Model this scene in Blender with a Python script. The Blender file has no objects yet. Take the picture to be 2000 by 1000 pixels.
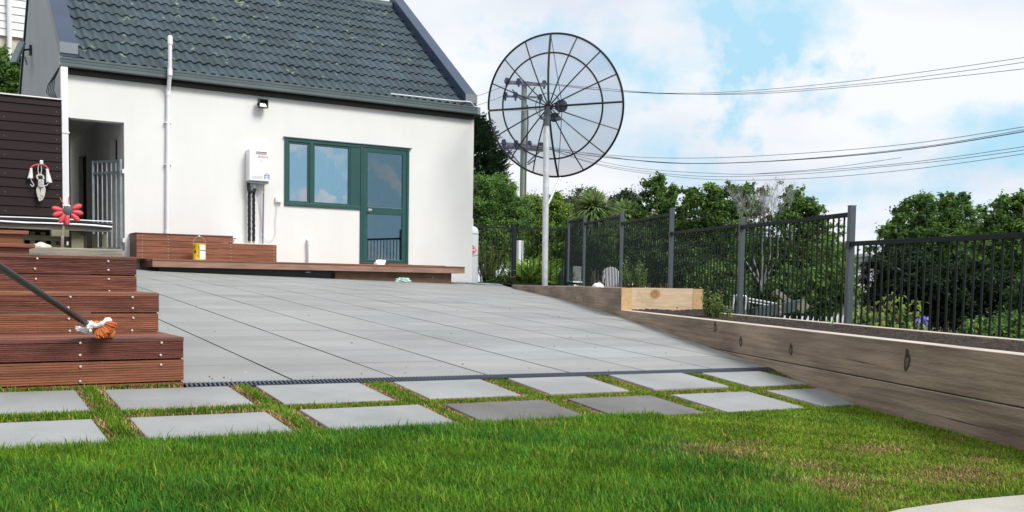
import bpy, bmesh, math, random
import numpy as np
from math import radians, sin, cos, pi, tan
from mathutils import Vector, Matrix
random.seed(7)
RNG = np.random.default_rng(11)
scene = bpy.context.scene

# ---------------------------------------------------------------- camera
# world axes: +X runs along the front wall of the house, +Y runs into the house, Z up, eye height is Z = 0
YAW = radians(31.5473); PITCH = radians(3.5); ROLL = radians(.93); FOC = 1960.0
FW = Vector((sin(YAW), cos(YAW), 0)); RT = Vector((cos(YAW), -sin(YAW), 0)); UP = Vector((0, 0, 1))
camd = bpy.data.cameras.new('camera'); cam = bpy.data.objects.new('camera', camd)
scene.collection.objects.link(cam)
camd.sensor_width = 36; camd.lens = 36 * FOC / 2000; camd.shift_y = (673 - 500) / 2000
camd.clip_start = .05; camd.clip_end = 6000
_r = RT * cos(ROLL) + (FW * sin(PITCH) + UP * cos(PITCH)) * sin(ROLL)
_u = -RT * sin(ROLL) + (FW * sin(PITCH) + UP * cos(PITCH)) * cos(ROLL)
_b = -(FW * cos(PITCH) - UP * sin(PITCH))
M = Matrix((_r, _u, _b)).transposed().to_4x4()
cam.matrix_world = M
scene.camera = cam

def ray(px, py):
    cx = (px - 1000) / FOC; cy = -(py - 673) / FOC
    d = _r * cx + _u * cy - _b
    return d
def at(px, py, d):            # a point seen in direction (px, py), d metres ahead on the ground
    r = ray(px, py); return r * (d / r.dot(FW))
def on_y(px, py, y):          # a point on a plane parallel to the front wall
    r = ray(px, py); return r * (y / r.y)

# ---------------------------------------------------------------- world and sun
SUN_DIR = Vector((.36, -.93, 0)).normalized()
SUN_EL = radians(46)
world = bpy.data.worlds.new('World'); scene.world = world; world.use_nodes = True
nt = world.node_tree; nt.nodes.clear()
def N(t, **k):
    n = nt.nodes.new(t)
    for a, v in k.items(): setattr(n, a, v)
    return n
def wm(op, a, b=None, clamp=False):
    n = N('ShaderNodeMath', operation=op, use_clamp=clamp)
    for i, v in enumerate((a, b)):
        if v is None: continue
        if isinstance(v, (int, float)): n.inputs[i].default_value = v
        else: nt.links.new(v, n.inputs[i])
    return n.outputs[0]
out = N('ShaderNodeOutputWorld'); bg = N('ShaderNodeBackground'); bg.inputs[1].default_value = .10
sky = N('ShaderNodeTexSky', sky_type='NISHITA'); sky.sun_disc = False; sky.sun_elevation = SUN_EL
sky.sun_rotation = math.atan2(SUN_DIR.x, SUN_DIR.y)
sky.air_density = 1.0; sky.dust_density = .6; sky.ozone_density = 1.3
tc = N('ShaderNodeTexCoord'); sep = N('ShaderNodeSeparateXYZ'); nt.links.new(tc.outputs['Generated'], sep.inputs[0])
zz = wm('ADD', wm('MAXIMUM', sep.outputs[2], 0), .22)
cmb = N('ShaderNodeCombineXYZ')
nt.links.new(wm('DIVIDE', sep.outputs[0], zz), cmb.inputs[0]); nt.links.new(wm('DIVIDE', sep.outputs[1], zz), cmb.inputs[1])
nz = N('ShaderNodeTexNoise'); nz.inputs['Scale'].default_value = 1.7; nz.inputs['Detail'].default_value = 7; nz.inputs['Roughness'].default_value = .52
nt.links.new(cmb.outputs[0], nz.inputs[0])
nz2 = N('ShaderNodeTexNoise'); nz2.inputs['Scale'].default_value = 1.1; nz2.inputs['Detail'].default_value = 5
nt.links.new(cmb.outputs[0], nz2.inputs[0])
cov = wm('ADD', wm('MULTIPLY', wm('SUBTRACT', nz.outputs[0], .5), 2.6), .93)
SPOTS = [(1510, 40, .09, .9), (1440, 95, .05, .6), (1390, 40, .06, .5), (1555, 215, .045, .95), (930, 15, .07, .6), (1960, 335, .09, .85), (1330, 345, .08, .6),
         (1420, 395, .07, .65), (1720, 430, .09, .7), (1180, 150, .05, .55), (1085, 60, .05, .4), (700, 30, .1, .6), (980, 60, .05, .4)]
tot = None
dn = N('ShaderNodeTexNoise'); dn.inputs['Scale'].default_value = 9; dn.inputs['Detail'].default_value = 6; dn.inputs['Roughness'].default_value = .6
nt.links.new(tc.outputs['Generated'], dn.inputs[0])
dv = N('ShaderNodeVectorMath', operation='SUBTRACT'); nt.links.new(dn.outputs['Color'], dv.inputs[0]); dv.inputs[1].default_value = (.5, .5, .5)
dsc = N('ShaderNodeVectorMath', operation='SCALE'); nt.links.new(dv.outputs[0], dsc.inputs[0]); dsc.inputs['Scale'].default_value = .30
dad = N('ShaderNodeVectorMath', operation='ADD'); nt.links.new(tc.outputs['Generated'], dad.inputs[0]); nt.links.new(dsc.outputs[0], dad.inputs[1])
def mirror(px, py):
    d = ray(px, py).normalized(); d.y = -d.y; return d
for px, py, rad, amp in SPOTS + [(mirror(740, 300), 0, .30, 1.0), (mirror(640, 340), 0, .10, .35)]:
    d = px if isinstance(px, Vector) else ray(px, py).normalized()
    dot = N('ShaderNodeVectorMath', operation='DISTANCE'); nt.links.new(dad.outputs[0], dot.inputs[0]); dot.inputs[1].default_value = d
    f = wm('MULTIPLY', wm('SUBTRACT', 1, wm('DIVIDE', dot.outputs['Value'], rad), True), amp)
    tot = f if tot is None else wm('ADD', tot, f)
st_ = N('ShaderNodeMapping'); st_.inputs['Scale'].default_value = (5, 5, 34); nt.links.new(dad.outputs[0], st_.inputs[0])
n3 = N('ShaderNodeTexNoise'); n3.inputs['Scale'].default_value = 1; n3.inputs['Detail'].default_value = 4; nt.links.new(st_.outputs[0], n3.inputs[0])
dm = N('ShaderNodeVectorMath', operation='DISTANCE'); nt.links.new(tc.outputs['Generated'], dm.inputs[0]); dm.inputs[1].default_value = mirror(700, 340)
mk = wm('SUBTRACT', 1, wm('DIVIDE', dm.outputs['Value'], .34), True)
cov = wm('ADD', cov, wm('MULTIPLY', wm('MULTIPLY', wm('SUBTRACT', n3.outputs[0], .47), 5.5), mk))
cov = wm('SUBTRACT', cov, tot)
ramp = N('ShaderNodeValToRGB'); ramp.color_ramp.elements[0].position = .05; ramp.color_ramp.elements[1].position = .84
nt.links.new(cov, ramp.inputs[0])
cr2 = N('ShaderNodeValToRGB'); cr2.color_ramp.elements[0].position = .34; cr2.color_ramp.elements[1].position = .56
cr2.color_ramp.elements[0].color = (5.4, 5.9, 6.7, 1); cr2.color_ramp.elements[1].color = (7.15, 7.35, 7.6, 1)
nt.links.new(nz2.outputs[0], cr2.inputs[0])
skc = N('ShaderNodeMix', data_type='RGBA', blend_type='MULTIPLY'); skc.inputs[0].default_value = 1
nt.links.new(sky.outputs[0], skc.inputs[6]); skc.inputs[7].default_value = (2.5, 2.5, 2.0, 1)
dk_ = N('ShaderNodeMix', data_type='RGBA', blend_type='DARKEN'); dk_.inputs[0].default_value = 1; nt.links.new(skc.outputs[2], dk_.inputs[6]); dk_.inputs[7].default_value = (3.5, 5.8, 7.2, 1)
mx = N('ShaderNodeMix', data_type='RGBA'); nt.links.new(ramp.outputs[0], mx.inputs[0]); nt.links.new(dk_.outputs[2], mx.inputs[6]); nt.links.new(cr2.outputs[0], mx.inputs[7])
nt.links.new(mx.outputs[2], bg.inputs[0]); nt.links.new(bg.outputs[0], out.inputs[0])
sl = bpy.data.lights.new('sun', 'SUN'); sl.energy = 2.6; sl.angle = radians(24); sl.color = (1, .975, .93)
so = bpy.data.objects.new('sun', sl); scene.collection.objects.link(so)
sdir = Vector((SUN_DIR.x * cos(SUN_EL), SUN_DIR.y * cos(SUN_EL), sin(SUN_EL)))
so.rotation_euler = sdir.to_track_quat('Z', 'Y').to_euler(); so.location = (0, 0, 30)
scene.view_settings.view_transform = 'Standard'; scene.view_settings.look = 'None'
scene.view_settings.exposure = .42; scene.view_settings.gamma = 1
scene.render.engine = 'CYCLES'
try:
    scene.cycles.transparent_max_bounces = 24; scene.cycles.max_bounces = 6
except Exception: pass

# ---------------------------------------------------------------- helpers
def lnk(o): scene.collection.objects.link(o); return o
def tag(o, label=None, cat=None, group=None, kind=None):
    if label: o['label'] = label
    if cat: o['category'] = cat
    if group: o['group'] = group
    if kind: o['kind'] = kind
    return o
def thing(name, label, cat, loc=(0, 0, 0), group=None):
    o = lnk(bpy.data.objects.new(name, None)); o.location = loc; o.empty_display_size = .1
    return tag(o, label, cat, group)
class MB:
    def __init__(s): s.v = []; s.f = []; s.m = []
    def add(s, vs, fs, mi=0):
        b = len(s.v); s.v += [tuple(v) for v in vs]; s.f += [tuple(b + i for i in f) for f in fs]; s.m += [mi] * len(fs); return s
    def box(s, x0, x1, y0, y1, z0, z1, mi=0):
        return s.add([(x0, y0, z0), (x1, y0, z0), (x1, y1, z0), (x0, y1, z0), (x0, y0, z1), (x1, y0, z1), (x1, y1, z1), (x0, y1, z1)],
                     [(0, 3, 2, 1), (4, 5, 6, 7), (0, 1, 5, 4), (1, 2, 6, 5), (2, 3, 7, 6), (3, 0, 4, 7)], mi)
    def bar(s, p0, p1, w, h, up=(0, 0, 1), mi=0):   # rectangular bar from p0 to p1
        p0 = Vector(p0); p1 = Vector(p1); d = (p1 - p0).normalized(); up = Vector(up)
        sd = d.cross(up).normalized(); u2 = sd.cross(d).normalized(); vs = []
        for p in (p0, p1):
            for a, b in ((-1, -1), (1, -1), (1, 1), (-1, 1)): vs.append(p + sd * (a * w / 2) + u2 * (b * h / 2))
        return s.add(vs, [(0, 1, 2, 3), (7, 6, 5, 4), (0, 4, 5, 1), (1, 5, 6, 2), (2, 6, 7, 3), (3, 7, 4, 0)], mi)
    def tube(s, pts, r, n=10, mi=0, cap=True):
        pts = [Vector(p) for p in pts]; rs = r if isinstance(r, (list, tuple)) else [r] * len(pts)
        vs = []; ref = None
        for i, p in enumerate(pts):
            d = (pts[min(i + 1, len(pts) - 1)] - pts[max(i - 1, 0)]).normalized()
            if ref is None: ref = Vector((0, 0, 1)) if abs(d.z) < .9 else Vector((1, 0, 0))
            a = d.cross(ref).normalized(); b = a.cross(d).normalized(); ref = b
            for k in range(n): vs.append(p + (a * cos(2 * pi * k / n) + b * sin(2 * pi * k / n)) * rs[i])
        fs = []
        for i in range(len(pts) - 1):
            for k in range(n): fs.append((i * n + k, i * n + (k + 1) % n, (i + 1) * n + (k + 1) % n, (i + 1) * n + k))
        if cap: fs += [tuple(range(n))[::-1], tuple((len(pts) - 1) * n + k for k in range(n))]
        return s.add(vs, fs, mi)
    def lathe(s, c, prof, n=20, mi=0, axis=None):
        c = Vector(c); ax = Vector(axis).normalized() if axis is not None else Vector((0, 0, 1))
        a = ax.orthogonal().normalized(); b = ax.cross(a); vs = []
        for r, z in prof:
            for k in range(n): vs.append(c + ax * z + (a * cos(2 * pi * k / n) + b * sin(2 * pi * k / n)) * r)
        fs = [(i * n + k, i * n + (k + 1) % n, (i + 1) * n + (k + 1) % n, (i + 1) * n + k) for i in range(len(prof) - 1) for k in range(n)]
        fs += [tuple(range(n))[::-1], tuple((len(prof) - 1) * n + k for k in range(n))]
        return s.add(vs, fs, mi)
    def prism(s, poly, d, mi=0):       # poly: 3-D loop, d: offset vector
        n = len(poly); d = Vector(d); a = [Vector(p) for p in poly]
        return s.add(a + [p + d for p in a], [tuple(range(n)), tuple(range(2 * n - 1, n - 1, -1))] + [(i, i + n, (i + 1) % n + n, (i + 1) % n) for i in range(n)], mi)
    def build(s, name, mats, parent=None, smooth=False, bevel=0, **tg):
        loc = Vector(parent.location) if parent else Vector((0, 0, 0))
        if parent and parent.parent: loc = loc + Vector(parent.parent.location)
        me = bpy.data.meshes.new(name); me.from_pydata([tuple(Vector(v) - loc) for v in s.v], [], s.f)
        for m in (mats if isinstance(mats, (list, tuple)) else [mats]): me.materials.append(m)
        me.polygons.foreach_set('material_index', s.m)
        bm = bmesh.new(); bm.from_mesh(me); bmesh.ops.recalc_face_normals(bm, faces=bm.faces); bm.to_mesh(me); bm.free()
        if smooth:
            me.polygons.foreach_set('use_smooth', [True] * len(me.polygons))
            try: me.set_sharp_from_angle(angle=radians(40))
            except Exception: pass
        o = lnk(bpy.data.objects.new(name, me))
        if parent: o.parent = parent
        if bevel:
            b = o.modifiers.new('bevel', 'BEVEL'); b.width = bevel; b.segments = 2; b.limit_method = 'ANGLE'
        return tag(o, **tg) if tg else o
def np_mesh(name, V, F, mats, parent=None, col=None, smooth=False):
    """V (n,3), F (m,k) arrays, col (n,4) point colour"""
    loc = np.array(parent.location) if parent else np.zeros(3)
    V = np.asarray(V, dtype=np.float32) - loc.astype(np.float32)
    me = bpy.data.meshes.new(name); k = F.shape[1]
    me.vertices.add(len(V)); me.vertices.foreach_set('co', V.ravel())
    me.loops.add(F.size); me.loops.foreach_set('vertex_index', F.ravel().astype(np.int32))
    me.polygons.add(len(F)); me.polygons.foreach_set('loop_start', np.arange(0, F.size, k, dtype=np.int32))
    try: me.polygons.foreach_set('loop_total', np.full(len(F), k, dtype=np.int32))
    except Exception: pass
    if smooth: me.polygons.foreach_set('use_smooth', [True] * len(F))
    me.update(calc_edges=True)
    if col is not None:
        a = me.attributes.new('tint', 'FLOAT_COLOR', 'POINT'); a.data.foreach_set('color', np.asarray(col, dtype=np.float32).ravel())
    for m in (mats if isinstance(mats, (list, tuple)) else [mats]): me.materials.append(m)
    o = lnk(bpy.data.objects.new(name, me))
    if parent: o.parent = parent
    return o

def mat(name, col, rough=.6, metal=0, var=0, vs=6, bump=0, bs=60, stretch=None, rot=None, col2=None, spec=.5, trans=0, attr=False, coords='Object', detail=5, grain=None, specks=0, patches=0):
    m = bpy.data.materials.new(name); m.use_nodes = True; t = m.node_tree; p = t.nodes['Principled BSDF']
    p.inputs['Roughness'].default_value = rough; p.inputs['Metallic'].default_value = metal; p.inputs['Specular IOR Level'].default_value = spec
    p.inputs['Base Color'].default_value = (*col, 1)
    c = t.nodes.new('ShaderNodeTexCoord'); mp = t.nodes.new('ShaderNodeMapping'); t.links.new(c.outputs[coords], mp.inputs[0])
    if stretch: mp.inputs['Scale'].default_value = stretch
    if rot: mp.vector_type = 'TEXTURE'; mp.inputs['Rotation'].default_value = (0, 0, rot); mp.inputs['Scale'].default_value = tuple(1 / q for q in (stretch or (1, 1, 1)))
    src = None
    if attr:
        a = t.nodes.new('ShaderNodeAttribute'); a.attribute_name = 'tint'; src = a.outputs['Color']
    if var:
        n = t.nodes.new('ShaderNodeTexNoise'); n.inputs['Scale'].default_value = vs; n.inputs['Detail'].default_value = detail; t.links.new(mp.outputs[0], n.inputs[0])
        r = t.nodes.new('ShaderNodeMapRange'); r.inputs[1].default_value = .3; r.inputs[2].default_value = .7; t.links.new(n.outputs[0], r.inputs[0])
        mm = t.nodes.new('ShaderNodeMix'); mm.data_type = 'RGBA'; t.links.new(r.outputs[0], mm.inputs[0])
        if col2 is None: col2 = tuple(min(1, x * (1 + var)) for x in col); a0 = tuple(x * (1 - var) for x in col)
        else: a0 = col
        mm.inputs[6].default_value = (*a0, 1); mm.inputs[7].default_value = (*col2, 1)
        if src is not None:
            q = t.nodes.new('ShaderNodeMix'); q.data_type = 'RGBA'; q.blend_type = 'MULTIPLY'; q.inputs[0].default_value = 1
            t.links.new(mm.outputs[2], q.inputs[6]); t.links.new(src, q.inputs[7]); src = q.outputs[2]
        else: src = mm.outputs[2]
    def layer(src, scale, lo, hi, dark, st=None, det=4):
        n = t.nodes.new('ShaderNodeTexNoise'); n.inputs['Scale'].default_value = scale; n.inputs['Detail'].default_value = det
        if st:
            m2 = t.nodes.new('ShaderNodeMapping'); m2.inputs['Scale'].default_value = st
            if rot: m2.vector_type = 'TEXTURE'; m2.inputs['Rotation'].default_value = (0, 0, rot); m2.inputs['Scale'].default_value = tuple(1 / q for q in st)
            t.links.new(c.outputs[coords], m2.inputs[0]); t.links.new(m2.outputs[0], n.inputs[0])
        else: t.links.new(c.outputs[coords], n.inputs[0])
        r = t.nodes.new('ShaderNodeMapRange'); r.inputs[1].default_value = lo; r.inputs[2].default_value = hi; r.inputs[3].default_value = 1; r.inputs[4].default_value = dark; t.links.new(n.outputs[0], r.inputs[0])
        q = t.nodes.new('ShaderNodeMix'); q.data_type = 'RGBA'; q.blend_type = 'MULTIPLY'; q.inputs[0].default_value = 1
        t.links.new(src, q.inputs[6]); t.links.new(r.outputs[0], q.inputs[7]); return q.outputs[2]
    if src is None and (grain or specks or patches):
        rg = t.nodes.new('ShaderNodeRGB'); rg.outputs[0].default_value = (*col, 1); src = rg.outputs[0]
    if grain: src = layer(src, grain[0], .42, .68, grain[2], grain[1], 6)
    if specks: src = layer(src, 55, .66, .72, specks)
    if patches: src = layer(src, 1.3, .52, .72, patches, None, 7)
    if src is not None: t.links.new(src, p.inputs['Base Color'])
    if bump:
        n = t.nodes.new('ShaderNodeTexNoise'); n.inputs['Scale'].default_value = bs; n.inputs['Detail'].default_value = 4; t.links.new(mp.outputs[0], n.inputs[0])
        b = t.nodes.new('ShaderNodeBump'); b.inputs['Strength'].default_value = bump; b.inputs['Distance'].default_value = .01
        t.links.new(n.outputs[0], b.inputs['Height']); t.links.new(b.outputs[0], p.inputs['Normal'])
    if trans:
        tr = t.nodes.new('ShaderNodeBsdfTranslucent'); ms = t.nodes.new('ShaderNodeMixShader'); ms.inputs[0].default_value = trans
        if src is not None: t.links.new(src, tr.inputs[0])
        else: tr.inputs[0].default_value = (*col, 1)
        o = t.nodes['Material Output']; t.links.new(p.outputs[0], ms.inputs[1]); t.links.new(tr.outputs[0], ms.inputs[2]); t.links.new(ms.outputs[0], o.inputs[0])
    return m

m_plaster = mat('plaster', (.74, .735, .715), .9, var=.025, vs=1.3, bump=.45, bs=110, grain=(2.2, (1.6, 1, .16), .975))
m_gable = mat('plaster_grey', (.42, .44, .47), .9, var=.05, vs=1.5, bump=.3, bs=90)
m_inner = mat('plaster_inner', (.80, .79, .78), .9, var=.06, vs=2)
m_white = mat('white_paint', (.82, .82, .84), .35)
m_pvc = mat('pvc', (.76, .76, .80), .4, var=.04, vs=5)
m_rooftp = mat('roof_tile_plain', (.036, .062, .070), .55, var=.25, vs=3)
m_gutter = mat('gutter_green', (.115, .145, .15), .4, metal=.1, var=.1, vs=3)
m_cap = mat('flashing', (.040, .060, .105), .38, metal=.1, var=.12, vs=2)
m_capend = mat('flashing_end', (.2, .23, .25), .45, metal=.3)
m_fascia = mat('dark_fascia', (.004, .003, .003), .7, spec=.2)
m_teal = mat('teal_aluminium', (.013, .070, .062), .4, var=.1, vs=4)
m_chrome = mat('chrome', (.7, .7, .7), .2, metal=1)
m_black = mat('black_metal', (.010, .011, .012), .4, var=.1)
m_rubber = mat('black_foam', (.012, .012, .016), .85, bump=.6, bs=50)
m_fence = mat('fence_charcoal', (.075, .092, .105), .4, metal=.05, var=.1, vs=3)
m_picket = mat('fence_black_green', (.008, .013, .013), .6, var=.1, spec=.25)
m_galv = mat('galvanised', (.62, .64, .66), .42, metal=.35, var=.18, vs=9)
m_galv2 = mat('galvanised_dull', (.22, .27, .28), .55, metal=.4, var=.2, vs=9)
m_brownwall = mat('brown_cladding', (.017, .008, .008), .6, spec=.2, var=.2, vs=2, stretch=(.4, 1, 6))
m_merbau = mat('merbau', (.16, .048, .024), .5, var=.5, vs=9, stretch=(.35, 3, 7), bump=.3, bs=40)
m_merbau2 = mat('merbau_light', (.22, .075, .034), .55, var=.4, vs=9, stretch=(.35, 3, 7), bump=.3, bs=40)
m_merbau3 = mat('merbau_dark', (.13, .034, .020), .5, var=.5, vs=9, stretch=(.35, 3, 7), bump=.3, bs=40)
m_deckedge = mat('deck_fascia', (.29, .165, .12), .6, grain=(22, (.12, 1, 3), .7), var=.25, vs=5, stretch=(.5, 3, 3), bump=.2)
m_bench = mat('bench_timber', (.20, .068, .030), .5, var=.4, vs=6, stretch=(.4, 3, 8))
m_oldwood = mat('weathered_timber', (.30, .265, .215), .85, grain=(22, (.12, 1, 3), .6), var=.3, vs=7, stretch=(.5, 3, 5), bump=.4)
m_oldwood2 = mat('weathered_timber_green', (.20, .19, .12), .9, var=.35, vs=7, bump=.4)
m_sleepgrey = mat('sleeper_weathered', (.165, .115, .085), .8, var=1, vs=2.6, stretch=(.5, 1, 2.0), rot=1.172, bump=.35, bs=45, grain=(30, (.06, 1, 1.6), .62), col2=(.44, .33, .235), detail=5)
m_sleeptop = mat('sleeper_top', (.52, .46, .39), .8, var=.2, vs=6, stretch=(1, .3, 1), bump=.3)
m_pine = mat('fresh_pine', (.62, .46, .30), .6, var=.14, vs=4, stretch=(1.2, 1.2, 11), bump=.08)
m_endgrain = mat('pine_end_grain', (.56, .36, .18), .75, var=.12, vs=30, bump=.2)
m_knot = mat('knot_dark', (.035, .022, .016), .7, var=.3, vs=40)
m_knot2 = mat('knot_brown', (.14, .085, .055), .7, var=.3, vs=40)
m_knotp = mat('knot_pine', (.42, .20, .075), .55, var=.2, vs=25)
m_ringp = mat('pine_ring', (.53, .37, .225), .6)
m_soil = mat('soil', (.040, .028, .022), .98, var=.5, vs=35, bump=1.0, bs=70)
m_conc = mat('concrete_edge', (.42, .40, .35), .85, var=.12, vs=5, bump=.3, bs=80)
m_dirt = mat('lawn_soil', (.035, .040, .015), 1, var=.5, vs=14, bump=.6, bs=60)
m_terr = mat('hill_ground', (.035, .055, .02), 1, var=.4, vs=.8)
m_yard = mat('yard_ground', (.12, .10, .08), .95, var=.3, vs=4)
m_screw = mat('screw_head', (.75, .74, .7), .3, metal=.6)
m_red = mat('red_petal', (.66, .07, .085), .5, var=.1)
m_orange = mat('orange_cloth', (.62, .17, .045), .9, var=.25, vs=25, bump=.6, bs=40)
m_cloth = mat('white_cloth', (.75, .74, .76), .9, var=.08, vs=20, bump=.5, bs=40)
m_rope = mat('rope', (.55, .54, .50), .9, var=.2, vs=60, bump=.6, bs=120)
m_tyellow = mat('tin_yellow', (.85, .60, .02), .35, var=.05)
m_label = mat('tin_label', (.80, .78, .68), .5)
m_darkred = mat('tin_print', (.10, .02, .015), .5)
m_mint = mat('mint_cloth', (.42, .58, .52), .95, var=.12, vs=20, bump=.4)
m_rock = mat('pale_rock', (.58, .52, .47), .9, var=.2, vs=12, bump=.6, bs=20)
m_bluelab = mat('blue_print', (.10, .16, .55), .5)
m_redlab = mat('red_print', (.75, .06, .10), .5)
m_greylab = mat('grey_print', (.55, .56, .58), .5)
m_drain = mat('drain_grate', (.030, .045, .075), .35, metal=.3, var=.15)
m_bark = mat('bark', (.10, .075, .055), .95, var=.3, vs=12, bump=.5, bs=30)
m_barkg = mat('bark_grey', (.24, .22, .21), .95, var=.25, vs=12)
m_ppole = mat('treated_pole', (.24, .29, .22), .9, var=.25, vs=6, stretch=(6, 6, .6), bump=.3)
m_wire = mat('wire', (.09, .09, .10), .6)
m_foliage = mat('foliage', (1, 1, 1), .5, attr=True, trans=.42, spec=.25)
m_grass = mat('grass_blades', (1, 1, 1), .6, attr=True, trans=.22, spec=.12)
m_curtain = mat('curtain', (.42, .50, .56), .9, var=.1, vs=3, stretch=(8, 1, .3))
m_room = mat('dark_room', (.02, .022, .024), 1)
m_weather = mat('white_weatherboard', (.78, .77, .78), .6, var=.03)
m_brick = mat('cream_block', (.55, .50, .42), .9, var=.15, vs=8)
m_paverbase = mat('paver_joint', (.055, .055, .05), 1, var=.3, vs=30)
m_tile = mat('patio_paver', (.288, .295, .286), .62, var=.15, vs=1.6, attr=True, specks=.78, patches=.86, bump=.12, bs=180, stretch=(.5, 1.8, 1), detail=8)
m_paver = mat('lawn_paver', (.285, .293, .292), .7, var=.14, specks=.75, patches=.80, vs=3.2, bump=.15, bs=180, detail=8)
m_paverw = mat('lawn_paver_damp', (.105, .100, .092), .6, var=.16, vs=3, specks=.75, patches=.8, bump=.15, bs=180, col2=(.19, .185, .175), detail=8)

# glass: mirror-like coating over clear glass
def glass_mat(name, refl, tint):
    m = bpy.data.materials.new(name); m.use_nodes = True; t = m.node_tree
    for n in list(t.nodes):
        if n.type == 'BSDF_PRINCIPLED': t.nodes.remove(n)
    g = t.nodes.new('ShaderNodeBsdfGlossy'); g.inputs['Roughness'].default_value = .01; g.inputs[0].default_value = (.92, .96, 1, 1)
    tr = t.nodes.new('ShaderNodeBsdfTransparent'); tr.inputs[0].default_value = (*tint, 1)
    fr = t.nodes.new('ShaderNodeFresnel'); fr.inputs[0].default_value = 1.5
    ad = t.nodes.new('ShaderNodeMath'); ad.operation = 'ADD'; ad.inputs[1].default_value = refl; ad.use_clamp = True; t.links.new(fr.outputs[0], ad.inputs[0])
    ms = t.nodes.new('ShaderNodeMixShader'); t.links.new(ad.outputs[0], ms.inputs[0]); t.links.new(tr.outputs[0], ms.inputs[1]); t.links.new(g.outputs[0], ms.inputs[2])
    t.links.new(ms.outputs[0], t.nodes['Material Output'].inputs[0]); return m
m_glass = glass_mat('window_glass', .36, (.8, .88, .92))
m_glassd = glass_mat('door_glass', .17, (.4, .5, .55))
m_mesh = bpy.data.materials.new('dish_mesh'); m_mesh.use_nodes = True
t = m_mesh.node_tree; pb = t.nodes['Principled BSDF']; pb.inputs['Base Color'].default_value = (.15, .18, .36, 1); pb.inputs['Roughness'].default_value = .6
tr = t.nodes.new('ShaderNodeBsdfTransparent'); ms = t.nodes.new('ShaderNodeMixShader'); ms.inputs[0].default_value = .36
t.links.new(tr.outputs[0], ms.inputs[1]); t.links.new(pb.outputs[0], ms.inputs[2]); t.links.new(ms.outputs[0], t.nodes['Material Output'].inputs[0])

# roof tile material with lichen
m_rooft = mat('roof_tile', (.036, .058, .072), .55, attr=True, var=.25, vs=2.2, bump=.25, bs=120)
t = m_rooft.node_tree; pb = t.nodes['Principled BSDF']; old = pb.inputs['Base Color'].links[0].from_socket
c = t.nodes.new('ShaderNodeTexCoord')
n1 = t.nodes.new('ShaderNodeTexNoise'); n1.inputs['Scale'].default_value = 11; n1.inputs['Detail'].default_value = 4; t.links.new(c.outputs['Object'], n1.inputs[0])
n2 = t.nodes.new('ShaderNodeTexNoise'); n2.inputs['Scale'].default_value = 3.1; t.links.new(c.outputs['Object'], n2.inputs[0])
mu = t.nodes.new('ShaderNodeMath'); mu.operation = 'MULTIPLY'; t.links.new(n1.outputs[0], mu.inputs[0]); t.links.new(n2.outputs[0], mu.inputs[1])
rr = t.nodes.new('ShaderNodeMapRange'); rr.inputs[1].default_value = .378; rr.inputs[2].default_value = .425; t.links.new(mu.outputs[0], rr.inputs[0])
mm = t.nodes.new('ShaderNodeMix'); mm.data_type = 'RGBA'; t.links.new(rr.outputs[0], mm.inputs[0]); t.links.new(old, mm.inputs[6]); mm.inputs[7].default_value = (.20, .25, .13, 1)
t.links.new(mm.outputs[2], pb.inputs['Base Color'])

# ---------------------------------------------------------------- ground heights
PL = Vector((3.668, 2.236, 0)); PD = Vector((.3885, .9214, 0)).normalized(); PN = Vector((PD.y, -PD.x, 0))
def pw(d, o, z=0): p = PL + PD * d + PN * o; return Vector((p.x, p.y, z))
_bx = [0, 2.2, 3.45, 4.4, 5.75, 7.22, 8.0, 10.5, 15.2, 17]; _by = [-.60, -.585, -.565, -.472, -.387, -.297, -.25, -.097, .125, .19]
def G(s, t):
    s = np.asarray(s, float); t = np.asarray(t, float)
    return np.interp(t, _bx, _by) - np.interp(t, [0, 3, 4.4, 8, 14.2, 16], [.01, .014, .0105, .011, .024, .024]) * (s - 1.8)
def g(s, t): return float(G(s, t))

def clip_side(o, co, no):      # cut away what lies beyond a plane
    bm = bmesh.new(); bm.from_mesh(o.data)
    bmesh.ops.bisect_plane(bm, geom=bm.verts[:] + bm.edges[:] + bm.faces[:], plane_co=co, plane_no=no, clear_outer=True)
    bm.to_mesh(o.data); bm.free()

# terrain: one big sheet that falls away beyond the fence
def terrain():
    rad = [0, 2, 4, 6, 8, 10, 12, 14, 16, 18, 20, 23, 26, 30, 35, 42, 50, 65, 90, 140, 250, 500, 1000, 2500]; na = 72
    V = []; F = []
    for r in rad:
        for k in range(na):
            x = r * cos(2 * pi * k / na); y = r * sin(2 * pi * k / na)
            p = Vector((x, y, 0)); o = (p - PL).dot(PN)
            z = -.95
            if o > .8: z -= .05 * (o - .8)
            z = max(z, -5.0) - min(1, r / 400) * 4
            z += .78 * math.exp(-((x - 10.3) ** 2 + (y - 17.5) ** 2) / 14)
            if o < .8: z = min(z, -.75) if y < 14 else z
            V.append((x, y, z))
    for i in range(len(rad) - 1):
        for k in range(na): F.append((i * na + k, (i + 1) * na + k, (i + 1) * na + (k + 1) % na, i * na + (k + 1) % na))
    o = np_mesh('ground', np.array(V), np.array(F), m_terr, smooth=True); tag(o, kind='structure'); return o
terrain()

# lawn base sheet
xs = np.linspace(-4, 6, 60); ys = np.linspace(-3, 4.349, 60)
X, Y = np.meshgrid(xs, ys); Z = G(X, Y) - .008 + .003 * np.sin(X * 3.1) * np.cos(Y * 2.7)
V = np.stack([X.ravel(), Y.ravel(), Z.ravel()], 1); n = 60
F = np.array([(j * n + i, j * n + i + 1, (j + 1) * n + i + 1, (j + 1) * n + i) for j in range(n - 1) for i in range(n - 1)])
lawn = np_mesh('lawn', V, F, m_dirt, smooth=True); tag(lawn, kind='structure'); clip_side(lawn, PL + PN * .05, PN)

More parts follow.
